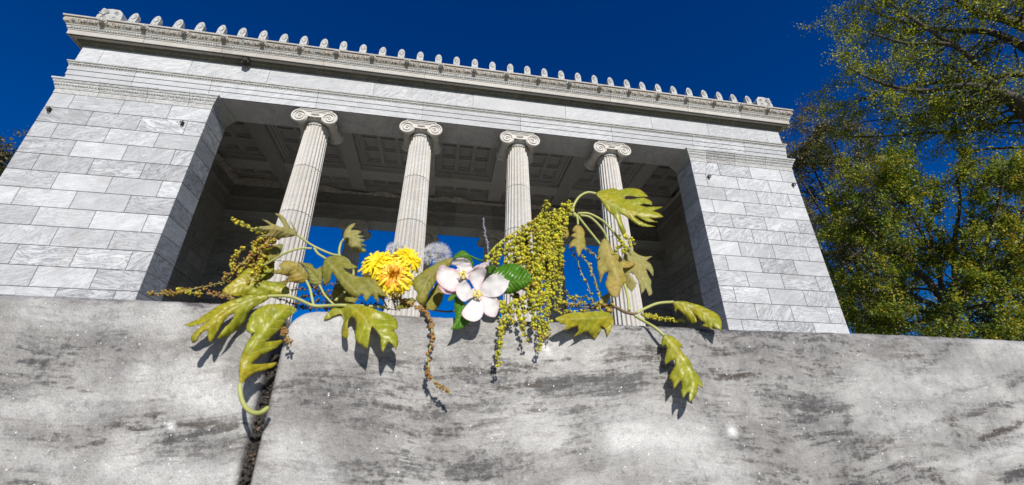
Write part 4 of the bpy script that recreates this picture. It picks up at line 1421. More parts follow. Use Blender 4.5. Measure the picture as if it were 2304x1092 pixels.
# stems
stem('stem', Z5, [(980, 250), (1060, 310), (1130, 352), (1250, 405), (1330, 425), (1400, 470), (1440, 560), (1400, 680), (1290, 790)], [.285, .288, .290, .292, .295, .300, .305, .302, .295], (2.6, 3.2), M_STEM, sp1, o1)
stem('stem', A_, [(700, 108), (800, 108), (860, 125), (935, 157), (1010, 158), (1090, 156), (1200, 160), (1320, 165)], [.272, .277, .281, .284, .283, .279, .282, .29], 3.6, M_STEM, sp1, o1)
# large glossy leaf at the lower left
l = L1(A_, [(718, 104), (640, 98), (560, 113), (500, 133), (430, 163), (380, 198), (335, 228), (298, 246), (260, 258), (300, 269), (345, 259), (400, 232), (372, 252), (335, 280), (312, 302), (298, 328), (308, 354), (330, 346), (346, 312), (376, 284), (388, 290), (388, 320), (396, 352), (420, 335), (432, 308), (450, 272), (478, 230), (505, 202), (524, 199), (524, 216), (500, 250), (472, 272), (455, 300), (433, 332), (470, 325), (520, 300), (560, 265), (588, 228), (600, 192), (640, 162), (695, 130)],
       [(718, 108), (610, 125), (500, 180), (420, 240), (325, 330)], (.274, .268, .262), M_OAK, fold=.10, curl=.35, seed=1, tilt=-.12)
# leaf hanging tip-up over the joint with a hooked stalk
l = L1(A_, [(556, 572), (547, 520), (555, 450), (570, 390), (597, 340), (632, 300), (604, 302), (586, 284), (592, 250), (612, 205), (650, 168), (710, 148), (790, 148), (842, 165), (852, 185), (812, 213), (786, 245), (770, 275), (742, 300), (715, 322), (690, 347), (742, 340), (788, 330), (768, 360), (740, 382), (700, 400), (662, 414), (640, 440), (612, 462), (690, 460), (748, 450), (735, 476), (690, 492), (642, 502), (604, 524), (578, 552)],
       [(556, 572), (575, 470), (625, 370), (700, 260), (800, 160)], (.264, .266, .276), M_OAK, fold=.2, curl=.2, seed=2, tilt=.25)
stem('petiole', A_, [(556, 566), (556, 600), (566, 650), (590, 692), (622, 714), (662, 714), (700, 690)], [.264, .262, .262, .263, .265, .268, .272], (3.6, 4.6), M_STEM, l, o1)
# drooping leaf in the middle
l = L1(A_, [(1075, 150), (1030, 175), (997, 212), (991, 233), (1020, 224), (1058, 204), (1086, 200), (1096, 232), (1086, 270), (1083, 312), (1100, 331), (1118, 326), (1121, 300), (1113, 262), (1122, 228), (1138, 214), (1158, 232), (1160, 275), (1152, 312), (1160, 345), (1185, 360), (1215, 387), (1226, 355), (1230, 310), (1241, 265), (1264, 285), (1285, 320), (1288, 360), (1298, 403), (1316, 370), (1330, 345), (1350, 365), (1368, 390), (1381, 350), (1376, 312), (1352, 288), (1378, 276), (1375, 236), (1345, 205), (1290, 188), (1235, 168), (1160, 149)],
       [(1090, 150), (1150, 172), (1205, 225), (1235, 290), (1300, 390)], (.280, .266, .262), M_OAK, fold=-.05, curl=.42, seed=3)
# pale downy leaf at the top
l = L1(D__, [(943, 240), (918, 170), (885, 112), (848, 84), (882, 142), (906, 190), (872, 176), (842, 130), (803, 60), (760, 18), (688, -2), (732, 52), (770, 110), (790, 156), (742, 152), (690, 130), (630, 98), (543, 62), (600, 115), (640, 142), (582, 142), (512, 150), (438, 184), (505, 203), (562, 208), (622, 216), (600, 236), (540, 250), (450, 272), (560, 265), (650, 270), (740, 278), (830, 270), (900, 258)],
       [(943, 242), (850, 215), (700, 170), (560, 170)], (.286, .282, .278), M_OAKP, fold=.35, curl=-.1, seed=4, tilt=-.3)
# tan leaf in the centre
l = L1(D__, [(1060, 750), (1068, 720), (1040, 650), (1000, 590), (930, 553), (850, 528), (782, 534), (740, 575), (735, 602), (762, 620), (700, 635), (648, 666), (720, 680), (790, 692), (842, 705), (815, 745), (762, 777), (850, 765), (900, 775), (960, 782), (1010, 786)],
       [(1060, 755), (960, 680), (860, 600), (740, 600)], (.288, .283, .280), M_OAKT, fold=.15, curl=.2, seed=5)
stem('petiole', Z5, [(1052, 625), (1082, 690), (1098, 760), (1112, 832)], [.288, .288, .287, .285], 2.8, M_STEM, l, o1)
l = L1(D__, [(1212, 792), (1130, 810), (1085, 800), (1066, 730), (1050, 660), (1020, 600), (970, 566), (913, 528), (990, 550), (1060, 560), (1106, 570), (1130, 622), (1160, 622), (1212, 588), (1216, 660), (1214, 740)],
       [(1212, 795), (1150, 720), (1080, 640), (920, 535)], (.292, .292, .290), M_OAKD, fold=-.2, curl=.2, seed=6)
stem('petiole', Z5, [(1160, 660), (1205, 745), (1280, 825)], [.291, .291, .288], 2.4, M_STEM, l, o1)
# big olive leaf with saw-toothed tip
l = L1(Z5, [(1205, 440), (1290, 415), (1360, 428), (1402, 478), (1480, 518), (1420, 532), (1350, 522), (1392, 560), (1462, 590), (1570, 600), (1702, 642), (1650, 662), (1722, 762), (1640, 740), (1648, 812), (1590, 742), (1540, 802), (1510, 735), (1462, 772), (1412, 742), (1330, 652), (1292, 592), (1262, 562), (1254, 600), (1240, 642), (1190, 662), (1178, 580), (1185, 500)],
       [(1205, 440), (1300, 550), (1420, 670), (1540, 780)], (.286, .280, .276), M_OAKD, fold=.12, curl=.25, seed=7, tilt=.15)
stem('petiole', Z5, [(1118, 360), (1150, 405), (1212, 445)], [.290, .289, .286], 2.7, M_STEM, l, o1)
# curled small leaf
l = L1(Z5, [(1360, 285), (1354, 235), (1385, 190), (1420, 160), (1457, 153), (1430, 195), (1410, 215), (1460, 208), (1510, 224), (1472, 250), (1530, 262), (1482, 280), (1542, 292), (1522, 310), (1490, 320), (1552, 342), (1510, 352), (1552, 377), (1520, 402), (1450, 390), (1400, 350), (1375, 312)],
       [(1362, 290), (1395, 260), (1440, 290), (1520, 370)], (.296, .292, .298), M_OAKP, fold=.5, curl=.3, seed=8, wave=1.6)
stem('petiole', Z5, [(1325, 430), (1322, 380), (1336, 320), (1362, 282)], [.295, .296, .297, .296], 2.8, M_STEM, l, o1)
# broad leaves behind
l = L1(D__, [(105, 915), (98, 860), (160, 800), (250, 740), (350, 640), (400, 600), (500, 650), (560, 560), (622, 518), (684, 560), (684, 640), (600, 680), (540, 740), (500, 770), (640, 765), (760, 790), (842, 830), (856, 900), (700, 912), (450, 932), (250, 935)],
       [(850, 880), (600, 830), (350, 780), (150, 860)], (.300, .297, .292), M_OAK, fold=.1, curl=.25, seed=9)
l = L1(D__, [(640, 398), (720, 340), (778, 348), (762, 440), (700, 502), (620, 542), (598, 482)], [(770, 350), (690, 420), (610, 520)], (.298, .296, .294), M_OAKD, fold=.3, seed=10)
stem('petiole', Z5, [(1098, 362), (1000, 362), (885, 398), (790, 452), (700, 505)], [.290, .289, .289, .291, .294], 2.6, M_STEM, l, o1)
l = L1(Z5, [(690, 620), (800, 640), (900, 620), (905, 640), (860, 700), (800, 720), (640, 640)], [(900, 630), (800, 660), (690, 640)], (.303, .302, .300), M_OAKD, fold=.2, seed=31)
# catkins of the left sprig: ochre, drying
for i, (pts, yd, mats, kw) in enumerate([
    ([(519, 494), (540, 503), (560, 510), (585, 524), (612, 545)], .296, [M_BUDO, M_BUD], dict(bud=3.0, pitch=6)),
    ([(612, 520), (592, 535), (572, 548), (574, 570)], .298, [M_BUD, M_BUDO], dict(bud=3.2, pitch=6)),
    ([(622, 528), (600, 545), (590, 565), (585, 590)], .297, [M_BUDO, M_BUDO, M_BUDB], dict(bud=3.2, pitch=5)),
    ([(600, 556), (575, 572), (545, 592), (520, 612), (500, 632)], .299, [M_BUDO, M_BUDB], dict(bud=2.9, pitch=6)),
    ([(602, 570), (585, 588), (568, 604), (545, 628)], .300, [M_BUDO, M_BUDB], dict(bud=2.8, pitch=5)),
    ([(598, 560), (590, 590), (580, 612), (572, 634)], .296, [M_BUDO, M_BUD], dict(bud=3.1, pitch=6)),
    ([(612, 552), (606, 580), (598, 604)], .298, [M_BUDB, M_BUDO], dict(bud=3.0, pitch=5)),
    ([(575, 575), (560, 590), (552, 612), (548, 640)], .301, [M_BUDB, M_BUDO], dict(bud=2.6, pitch=6)),
    ([(335, 662), (372, 661), (410, 655), (450, 648), (505, 636)], [.292, .290, .290, .294, .300], [M_BUDB, M_BUDO], dict(bud=2.4, pitch=6)),
    ([(398, 652), (420, 655), (440, 660), (458, 662)], .289, [M_BUD, M_BUDO], dict(bud=3.4, pitch=5)),
    ([(465, 662), (490, 664), (515, 668), (525, 672)], .291, [M_BUDB], dict(bud=3.0, pitch=5)),
    ([(632, 732), (642, 752), (652, 775)], [.280, .273, .270], [M_BUDB], dict(bud=3.2, pitch=5)),
]):
    kw['bud'] *= 1.15
    catkin('catkin', FULL, pts, yd, mats, sp1, o1, seed=40 + i, per=(3, 5), spread=4.4, **kw)
    if i in (1, 2, 3, 4, 5, 6, 7):
        catkin('catkin', FULL, [(x + 7, y + 5 - i) for x, y in pts], yd + .003, mats, sp1, o1, seed=60 + i, per=(2, 5), spread=4.6, **kw)
for i, (pts, yd) in enumerate([([(650, 652), (690, 650), (740, 640), (800, 652)], .325), ([(665, 672), (710, 662), (760, 668), (820, 660)], .33), ([(660, 684), (720, 680), (780, 690), (860, 684)], .318), ([(690, 640), (730, 662), (770, 690)], .322), ([(760, 640), (790, 668), (830, 690)], .32), ([(640, 690), (700, 692), (760, 694), (840, 694), (900, 696)], .31), ([(735, 655), (800, 645), (850, 668), (900, 680)], .326), ([(700, 698), (640, 676), (610, 668)], .312)]):
    catkin('catkin', FULL, pts, yd, [M_BUDK, M_BUDK, M_BUDB], sp1, o1, bud=2.7, pitch=6, per=(1, 3), seed=70 + i, stemmat=M_STEMB)


# more of the tangle on the left: a small leaf, twigs and spent catkins
l = L1(Z5, [(362, 738), (378, 682), (440, 640), (520, 602), (560, 560), (640, 540), (704, 560), (662, 622), (560, 662), (500, 722)], [(700, 565), (560, 610), (370, 735)], (.304, .300, .296), M_OAKD, fold=.25, seed=32)
l = L1(Z5, [(620, 470), (700, 455), (760, 480), (800, 540), (780, 600), (700, 640), (640, 600), (600, 540)], [(780, 480), (700, 540), (630, 620)], (.306, .303, .300), M_OAK, fold=.3, seed=33)
l = L1(Z5, [(1290, 640), (1400, 700), (1480, 760), (1440, 830), (1340, 820), (1250, 760)], [(1290, 650), (1370, 740), (1450, 820)], (.306, .304, .300), M_OAKD, fold=.3, seed=34)
r8 = random.Random(5)
for i in range(6):
    x, y = r8.uniform(530, 610), r8.uniform(540, 620)
    catkin('catkin', FULL, [(x, y), (x - r8.uniform(5, 22), y + r8.uniform(15, 30)), (x - r8.uniform(10, 40), y + r8.uniform(35, 60))], r8.uniform(.296, .304), [M_BUDO, M_BUD, M_BUDB] if i % 2 else [M_BUD, M_BUDO], sp1, o1, bud=3.4, pitch=6, per=(3, 5), spread=4.6, seed=600 + i)
for i in range(7):
    x, y = r8.uniform(690, 900), r8.uniform(630, 680)
    catkin('catkin', FULL, [(x, y), (x + r8.uniform(10, 40), y + r8.uniform(5, 25)), (x + r8.uniform(30, 70), y + r8.uniform(0, 35))], r8.uniform(.302, .325), [M_BUDK, M_BUDB, M_BUDO], sp1, o1, bud=3.0, pitch=6, per=(2, 4), seed=620 + i, stemmat=M_STEMB)

# ================================================================== right oak sprig
o2 = PX(1425, 707, 0.286)
sp2 = empty('oak_sprig', o2)
tag(sp2, 'oak sprig hung with a thick mass of yellow-green catkins, right of the apple blossom', 'oak sprig', 'oak sprigs lying on the ledge')
def L2(z, outline, midrib, yd, mat, **kw):
    return sheet(z, outline, midrib, yd, mat=mat, parent=sp2, org=o2, **kw)
stem('stem', G_, [(500, 300), (560, 380), (640, 480), (720, 580), (820, 700), (880, 840), (920, 980), (930, 1090)], [.290, .291, .293, .294, .294, .293, .290, .287], (3.4, 4.0), M_STEM, sp2, o2)
stem('stem', FULL, [(1092, 582), (1118, 552), (1150, 528), (1190, 502), (1230, 486), (1270, 482), (1296, 482)], [.300, .298, .296, .294, .292, .291, .290], 2.6, M_STEM, sp2, o2)
stem('stem', FULL, [(1430, 708), (1405, 702), (1380, 690), (1350, 692), (1310, 700)], [.286, .288, .292, .297, .30], 4.2, M_STEMB, sp2, o2)
mb = MB(); mb.blob(PX(1293, 484, .289) - o2, MM * 6, 0, 2, None, (1, 1, 1.2), .2); mb.build('node', [M_STEM], sp2, smooth=True)
l = L2(G_, [(655, 130), (690, 105), (760, 91), (812, 84), (850, 105), (900, 88), (960, 87), (1020, 95), (1048, 120), (1085, 155), (1010, 160), (960, 155), (912, 150), (880, 172), (920, 180), (1000, 168), (1060, 164), (1112, 190), (1120, 226), (1060, 213), (1012, 224), (1060, 240), (1130, 240), (1207, 240), (1160, 260), (1118, 272), (1172, 285), (1212, 322), (1160, 330), (1098, 334), (1130, 352), (1164, 363), (1090, 365), (1040, 348), (990, 310), (972, 318), (1010, 350), (1060, 375), (1152, 402), (1080, 406), (1010, 396), (950, 356), (900, 320), (852, 290), (870, 350), (892, 410), (906, 442), (884, 484), (858, 440), (835, 370), (810, 318), (760, 280), (730, 240), (700, 190)],
       [(655, 130), (760, 200), (880, 265), (1020, 300), (1180, 322)], (.292, .282, .276), M_OAK, fold=.12, curl=.3, seed=11, tilt=-.2)
stem('petiole', G_, [(470, 285), (478, 225), (525, 155), (590, 122), (658, 131)], [.289, .290, .291, .292, .292], 3.6, M_STEM, l, o2)
l = L2(G_, [(510, 385), (482, 394), (460, 440), (490, 446), (450, 480), (488, 490), (448, 530), (430, 592), (470, 560), (490, 570), (500, 612), (521, 652), (540, 600), (560, 580), (579, 617), (576, 550), (565, 490), (570, 440), (545, 404)],
       [(510, 385), (515, 450), (515, 540), (520, 640)], (.285, .281, .279), M_OAKT, fold=.2, curl=.15, seed=12)
stem('petiole', G_, [(492, 300), (508, 340), (511, 388)], [.289, .287, .285], 3.0, M_STEM, l, o2)
l = L2(G_, [(700, 520), (738, 488), (776, 545), (802, 610), (862, 640), (884, 690), (1004, 704), (932, 738), (872, 742), (892, 790), (920, 850), (870, 880), (850, 972), (800, 987), (760, 940), (730, 882), (745, 830), (762, 770), (720, 782), (690, 882), (680, 800), (668, 700), (676, 600)],
       [(738, 495), (760, 600), (800, 720), (840, 850), (820, 980)], (.289, .284, .281), M_OAKT, fold=.15, curl=.25, seed=13)
stem('petiole', G_, [(530, 308), (610, 325), (685, 392), (735, 465), (755, 520)], [.290, .288, .287, .288, .289], 3.2, M_STEM, l, o2)
l = L2(G_, [(888, 540), (940, 580), (990, 620), (1050, 650), (1122, 643), (1072, 680), (1112, 712), (1132, 760), (1130, 807), (1090, 762), (1064, 742), (1086, 800), (1116, 852), (1108, 902), (1122, 952), (1090, 970), (1065, 902), (1030, 962), (1020, 900), (1000, 832), (970, 790), (930, 780), (962, 832), (1000, 872), (950, 937), (902, 880), (872, 700), (890, 620)],
       [(888, 545), (930, 650), (1000, 750), (1070, 880), (1090, 965)], (.293, .288, .283), M_OAKP, fold=.1, curl=.25, seed=14)
stem('petiole', G_, [(510, 292), (600, 296), (700, 345), (765, 405), (840, 490), (890, 548)], [.290, .290, .290, .291, .292, .293], 3.4, M_STEM, l, o2)
l = L2(G_, [(720, 960), (790, 940), (770, 990), (740, 1040), (690, 1060), (610, 1035), (660, 1020), (690, 1000)], [(780, 945), (720, 1010), (620, 1036)], (.294, .292, .290), M_OAKP, fold=.3, seed=15)
# leaf arching right from the lower node
l = L2(C_, [(1070, 135), (1140, 124), (1220, 145), (1300, 170), (1380, 208), (1430, 243), (1446, 290), (1441, 357), (1400, 340), (1368, 325), (1386, 357), (1340, 330), (1288, 320), (1322, 300), (1262, 260), (1220, 200), (1246, 250), (1256, 290), (1220, 305), (1190, 280), (1160, 232), (1105, 190), (1094, 217), (1078, 180)],
       [(1070, 135), (1180, 160), (1300, 215), (1436, 340)], (.284, .276, .268), M_OAK, fold=.15, curl=.3, seed=16, tilt=-.1)
stem('petiole', C_, [(790, 222), (870, 180), (960, 146), (1075, 136)], [.286, .286, .285, .284], 3.6, M_STEM, l, o2)
# hanging leaf on the right
l = L2(C_, [(1000, 390), (984, 430), (984, 482), (1016, 460), (1026, 500), (1010, 560), (1010, 622), (1050, 590), (1082, 580), (1092, 620), (1060, 670), (1033, 727), (1064, 732), (1075, 812), (1102, 770), (1132, 740), (1142, 790), (1130, 822), (1150, 882), (1180, 830), (1196, 830), (1192, 880), (1202, 906), (1240, 872), (1257, 820), (1262, 770), (1302, 804), (1292, 740), (1260, 690), (1226, 650), (1206, 590), (1150, 530), (1122, 480), (1152, 492), (1130, 450), (1080, 404), (1040, 388)],
       [(1000, 388), (1090, 490), (1170, 610), (1220, 730), (1205, 900)], (.272, .267, .264), M_OAK, fold=.12, curl=.2, seed=17)
stem('petiole', C_, [(780, 242), (850, 284), (930, 330), (1004, 394)], [.284, .279, .274, .272], 3.6, M_STEM, l, o2)
# leaf lying over the edge, half in shade
l = L2(C_, [(612, 250), (600, 225), (560, 212), (480, 203), (400, 218), (330, 213), (230, 234), (163, 266), (200, 300), (250, 312), (238, 362), (300, 330), (342, 322), (350, 360), (298, 412), (360, 385), (400, 362), (440, 382), (470, 422), (515, 370), (520, 325), (556, 340), (565, 402), (600, 346), (617, 300)],
       [(612, 250), (500, 255), (360, 262), (180, 268)], (.281, .270, .264), M_OAK, fold=.1, curl=.2, seed=18, tilt=-.1)
# bud scales at the node
mb = MB()
for i in range(14):
    a = rnd.uniform(0, 6.28)
    p = PX(1360 + rnd.uniform(-18, 22), 690 + rnd.uniform(-10, 12), .288 + rnd.uniform(-.004, .004)) - o2
    mb.cur = (rnd.random(),) * 3 + (1,)
    mb.blob(p, MM * rnd.uniform(4, 7), 0, 1, None, (rnd.uniform(.5, 1.4), .6, rnd.uniform(.5, 1.3)), .4)
mb.build('bud_scales', [M_BUDO], sp2, smooth=True)
# the catkin mass
mass = [
    ([(1100, 576), (1096, 600)], .296), ([(1112, 560), (1107, 596)], .292), ([(1128, 546), (1118, 606)], .290), ([(1142, 536), (1135, 610)], .287),
    ([(1155, 528), (1149, 570), (1150, 606)], .285), ([(1168, 518), (1163, 570), (1166, 620)], .284), ([(1180, 508), (1177, 560), (1179, 650)], .282),
    ([(1192, 500), (1189, 560), (1186, 670)], .280), ([(1203, 495), (1202, 580), (1203, 692)], .278), ([(1213, 488), (1212, 580), (1211, 720)], .276),
    ([(1223, 482), (1220, 600), (1216, 788)], [.290, .276, .270]), ([(1230, 452), (1228, 500), (1232, 566)], .284), ([(1238, 478), (1236, 600), (1233, 764)], [.290, .278, .273]),
    ([(1247, 472), (1246, 580), (1250, 702)], .282), ([(1258, 472), (1252, 560), (1245, 650)], .284), ([(1266, 458), (1262, 520), (1263, 598)], .283),
    ([(1278, 450), (1274, 490), (1270, 530)], .282), ([(1287, 456), (1283, 486)], .283), ([(1230, 452), (1224, 470), (1212, 490), (1190, 512)], .286),
    ([(1128, 676), (1127, 740), (1118, 822)], [.276, .270, .267]), ([(1146, 680), (1150, 706), (1156, 734)], .272), ([(1160, 676), (1170, 720), (1183, 770)], [.276, .271, .270]),
    ([(1175, 666), (1178, 700), (1179, 738)], .274), ([(1196, 660), (1200, 700), (1201, 745)], .272), ([(1186, 560), (1192, 640), (1190, 700)], .284),
    ([(1150, 560), (1160, 590), (1172, 640)], .292), ([(1220, 500), (1216, 540), (1206, 600)], .288), ([(1240, 500), (1242, 560), (1225, 640)], .287),
    ([(1120, 560), (1140, 572), (1160, 600)], .294), ([(1200, 640), (1212, 690), (1226, 740)], .274), ([(1225, 640), (1230, 700), (1222, 760)], .277), ([(1170, 530), (1178, 580), (1196, 640)], .289),
    ([(1136, 690), (1140, 712), (1142, 728)], .273), ([(1210, 560), (1222, 600), (1236, 660)], .285), ([(1252, 500), (1258, 540), (1250, 600)], .286)]
for i, (pts, yd) in enumerate(mass):
    catkin('catkin', FULL, pts, yd, [M_BUD] * 7 + [M_BUDO], sp2, o2, bud=3.9, pitch=6.8, per=(3, 5), seed=100 + i, spread=4.8)
r9 = random.Random(77)
for i in range(14):
    x = r9.uniform(1150, 1275); y = 500 + abs(1262 - x) * .35 + r9.uniform(-8, 90)
    ln = r9.uniform(40, 110)
    catkin('catkin', FULL, [(x, y), (x + r9.uniform(-8, 8), y + ln * .5), (x + r9.uniform(-14, 14), y + ln)], r9.uniform(.276, .296), [M_BUD] * 5 + [M_BUDO], sp2, o2, bud=3.9, pitch=7, per=(3, 5), seed=500 + i, spread=4.6)
for i, (pts, yd) in enumerate([([(1282, 552), (1300, 590), (1320, 640), (1336, 690)], .290), ([(1306, 570), (1330, 610), (1346, 660), (1352, 700)], .292), ([(1314, 558), (1334, 570), (1346, 584)], .290), ([(1324, 590), (1338, 630), (1350, 670)], .294)]):
    catkin('catkin', FULL, pts, yd, [M_BUD, M_BUDK, M_BUDO], sp2, o2, bud=2.9, pitch=11, per=(2, 3), seed=150 + i, spread=3.2, taper=False, thin=1.2)
for i, (pts, yd) in enumerate([([(1390, 530), (1400, 545), (1405, 565)], .282), ([(1404, 528), (1416, 545), (1424, 558)], .281), ([(1396, 552), (1385, 565), (1382, 575)], .284), ([(1410, 555), (1400, 572)], .281), ([(1418, 535), (1428, 550)], .283)]):
    catkin('catkin', FULL, pts, yd, [M_BUD], sp2, o2, bud=3.4, pitch=5, per=(3, 4), seed=160 + i)
for i, (pts, yd, mats) in enumerate([([(1440, 708), (1470, 710), (1500, 718), (1545, 722)], .29, [M_BUD]), ([(1450, 714), (1480, 716), (1510, 722)], .288, [M_BUD, M_BUDO]), ([(1250, 690), (1280, 672), (1310, 668), (1340, 676)], .30, [M_BUD, M_BUDK]), ([(1245, 700), (1275, 690), (1310, 690), (1345, 694)], .296, [M_BUDK, M_BUDO]), ([(1260, 705), (1300, 700), (1340, 704)], .29, [M_BUDK, M_BUD]), ([(1270, 655), (1290, 672), (1330, 688)], .305, [M_BUD, M_BUDK]), ([(1262, 680), (1290, 684), (1320, 680)], .293, [M_BUD, M_BUDO])]):
    catkin('catkin', FULL, pts, yd, mats, sp2, o2, bud=3.0, pitch=6, per=(2, 4), seed=170 + i)
# catkins inside the mass, coloured dark to give it shaded depth
for i, (pts, yd) in enumerate([([(1188, 528), (1184, 560), (1190, 600)], .289), ([(1212, 540), (1210, 600), (1218, 680)], .296), ([(1160, 600), (1190, 640), (1190, 700)], .297), ([(1230, 560), (1232, 640), (1236, 700)], .297), ([(1140, 640), (1160, 660), (1180, 700)], .294), ([(1130, 600), (1160, 620), (1200, 640)], .298)]):
    catkin('catkin', FULL, pts, yd, [M_BUDK], sp2, o2, bud=4.0, pitch=4, per=(3, 5), seed=190 + i, stemmat=M_STEMB)
for (x0, y0, sx, sy, yd, mt) in ((1270, 520, 9, 18, .286, M_BUDB),):
    L2(FULL, [(x0 - sx, y0 - sy), (x0, y0 - sy * 1.2), (x0 + sx * 1.3, y0 + sy * .4), (x0 + sx * .6, y0 + sy), (x0 - sx * .3, y0 + sy * .4)], [(x0 - sx * .5, y0 - sy), (x0 + sx * .6, y0 + sy)], (yd, yd, yd), M_OAKT, fold=.5, seed=20)

# ================================================================== dark oak leaves behind the blossom
o3 = PX(985, 690, .30)
sp3 = empty('oak_sprig', o3)
tag(sp3, 'dull olive oak leaves leaning between the yellow dandelions and the white apple blossom', 'oak sprig', 'oak sprigs lying on the ledge')
l = sheet(Z6, [(948, 438), (880, 448), (800, 486), (720, 535), (660, 575), (608, 618), (620, 690), (660, 730), (632, 780), (700, 845), (722, 800), (738, 740), (770, 690), (815, 620), (838, 560), (920, 510)], [(945, 442), (840, 520), (740, 610), (680, 760)], (.294, .290, .286), mat=M_OAKD, parent=sp3, org=o3, fold=.2, curl=.2, seed=21)
l = sheet(Z6, [(815, 640), (870, 690), (866, 770), (810, 872), (720, 862), (735, 770), (770, 700)], [(840, 670), (800, 770), (750, 860)], (.30, .298, .292), mat=M_OAKD, parent=sp3, org=o3, fold=.25, seed=22)
l = sheet(Z6, [(520, 800), (600, 760), (640, 790), (600, 850), (500, 862), (470, 850)], [(630, 780), (480, 855)], (.296, .292, .288), mat=M_OAKD, parent=sp3, org=o3, fold=.25, seed=23)
stem('stem', Z6, [(690, 830), (760, 860), (900, 880), (1000, 860)], .298, 2.4, M_STEMB, sp3, o3)

# ================================================================== dry hanging catkin
o4 = PX(940, 690, .285)
dry = catkin('dry_catkin', FULL, [(905, 676), (925, 684), (945, 694), (962, 708), (972, 735), (970, 770), (964, 812), (966, 842), (980, 862), (998, 876), (1013, 884)], [.292, .289, .285, .277, .273, .271, .270, .269, .268, .267, .266], [M_BUDB], None, Vector((0, 0, 0)), bud=3.1, pitch=7, per=(3, 6), seed=301, thin=1.7, spread=3.4, taper=False)
tag(dry, 'long dried brown catkin hanging down the marble face, hooked at its end', 'catkin')
dry2 = catkin('dry_catkin', FULL, [(900, 640), (880, 660), (905, 676), (930, 682)], [.30, .296, .292, .290], [M_BUDB, M_BUDO], None, Vector((0, 0, 0)), bud=2.8, pitch=6, per=(3, 5), seed=302, thin=1.6, spread=3.6, taper=False)
tag(dry2, 'short brown withered catkin lying just under the dandelions on the ledge top', 'catkin')

# ================================================================== dandelions
def dandelion(cx, cy, R, yd, axis, label, orange, seed, tail):
    R *= 1.1
    r2 = random.Random(seed)
    c = PX(cx, cy, yd)
    root = empty('dandelion', c)
    tag(root, label, 'dandelion', 'yellow dandelion heads')
    ax = Vector(axis).normalized()
    e1 = ax.orthogonal().normalized(); e2 = ax.cross(e1)
    Rm = R * MM
    mb = MB()
    for ring, (n, rad_, el0) in enumerate(((52, 1.02, .05), (50, .96, .28), (46, .86, .5), (40, .72, .74), (30, .55, .98), (18, .36, 1.25))):
        for k in range(n):
            a = 2 * math.pi * (k + r2.random() * .8) / n
            el = el0 + r2.uniform(-.14, .14)
            ln = Rm * rad_ * r2.uniform(.86, 1.08)
            d = (e1 * math.cos(a) + e2 * math.sin(a))
            t = d.cross(ax)
            w = Rm * .036 * r2.uniform(.75, 1.25)
            pts = []
            for j in range(5):
                s = j / 4
                e = el - .5 * s * s + .15 * r2.uniform(-1, 1) * s
                p = d * (ln * s * math.cos(e)) + ax * (ln * s * math.sin(e)) + ax * Rm * .08
                ww = w * (.55 + 1.3 * s if s < .9 else 1.5)
                cup = ax * w * .25
                pts.append((p - t * ww + cup, p, p + t * ww + cup))
            mb.cur = (r2.random(), r2.random(), r2.random(), 1)
            mt = 1 if (orange and ring >= 3 and r2.random() < .85) else 0
            v = [q for row in pts for q in row]
            F = []
            for j in range(4):
                for m_ in range(2):
                    F.append((j * 3 + m_, j * 3 + m_ + 1, (j + 1) * 3 + m_ + 1, (j + 1) * 3 + m_))
            mb.add(v, F, mt)
    mb.build('florets', [M_YEL, M_ORG], root, smooth=True)
    if orange:
        mb = MB()
        for k in range(40):
            a = r2.uniform(0, 6.28); q = r2.uniform(0, .28)
            d = (e1 * math.cos(a) + e2 * math.sin(a)) * q * Rm
            mb.cur = (r2.random(),) * 3 + (1,)
            mb.tube([d + ax * Rm * .35, d * 1.25 + ax * Rm * r2.uniform(.62, .8)], [MM * .9, MM * .7], 5)
        mb.build('styles', [M_ORG], root, smooth=True)
    mb = MB()
    mb.lathe([(.06, -.5), (.20, -.38), (.26, -.1), (.34, .08), (.30, .12)], 14, lambda x, y, z: (e1 * x + e2 * y + ax * z) * Rm)
    for k in range(14):
        a = 2 * math.pi * k / 14
        d = e1 * math.cos(a) + e2 * math.sin(a); t = d.cross(ax)
        mb.add([(d * .27 - t * .06 - ax * .1) * Rm, (d * .27 + t * .06 - ax * .1) * Rm, (d * .7 + ax * .04) * Rm], [(0, 1, 2)])
    mb.build('bracts', [M_STEM], root)
    P = [c - ax * Rm * .45] + [PX(x, y, d) for (x, y, d) in tail]
    mb = MB(); mb.tube([Vector(p) - c for p in crspline(P, 6)], MM * 2.2, 7); mb.build('stem', [M_STEM], root, smooth=True)
    return root
dandelion(851, 597, 43, .290, (-.25, -.9, .38), 'pale yellow dandelion head, left and lowest to the side of the three', False, 1, [(845, 640, .31), (870, 690, .312)])
dandelion(917, 584, 37, .293, (.45, -.75, .45), 'yellow dandelion head on the right of the three, next to the fluted column', False, 2, [(905, 640, .312), (900, 690, .315)])
dandelion(886, 624, 42, .281, (.02, -.92, .18), 'yellow dandelion head with an orange centre, in front of the other two', True, 3, [(880, 660, .296), (890, 692, .30)])

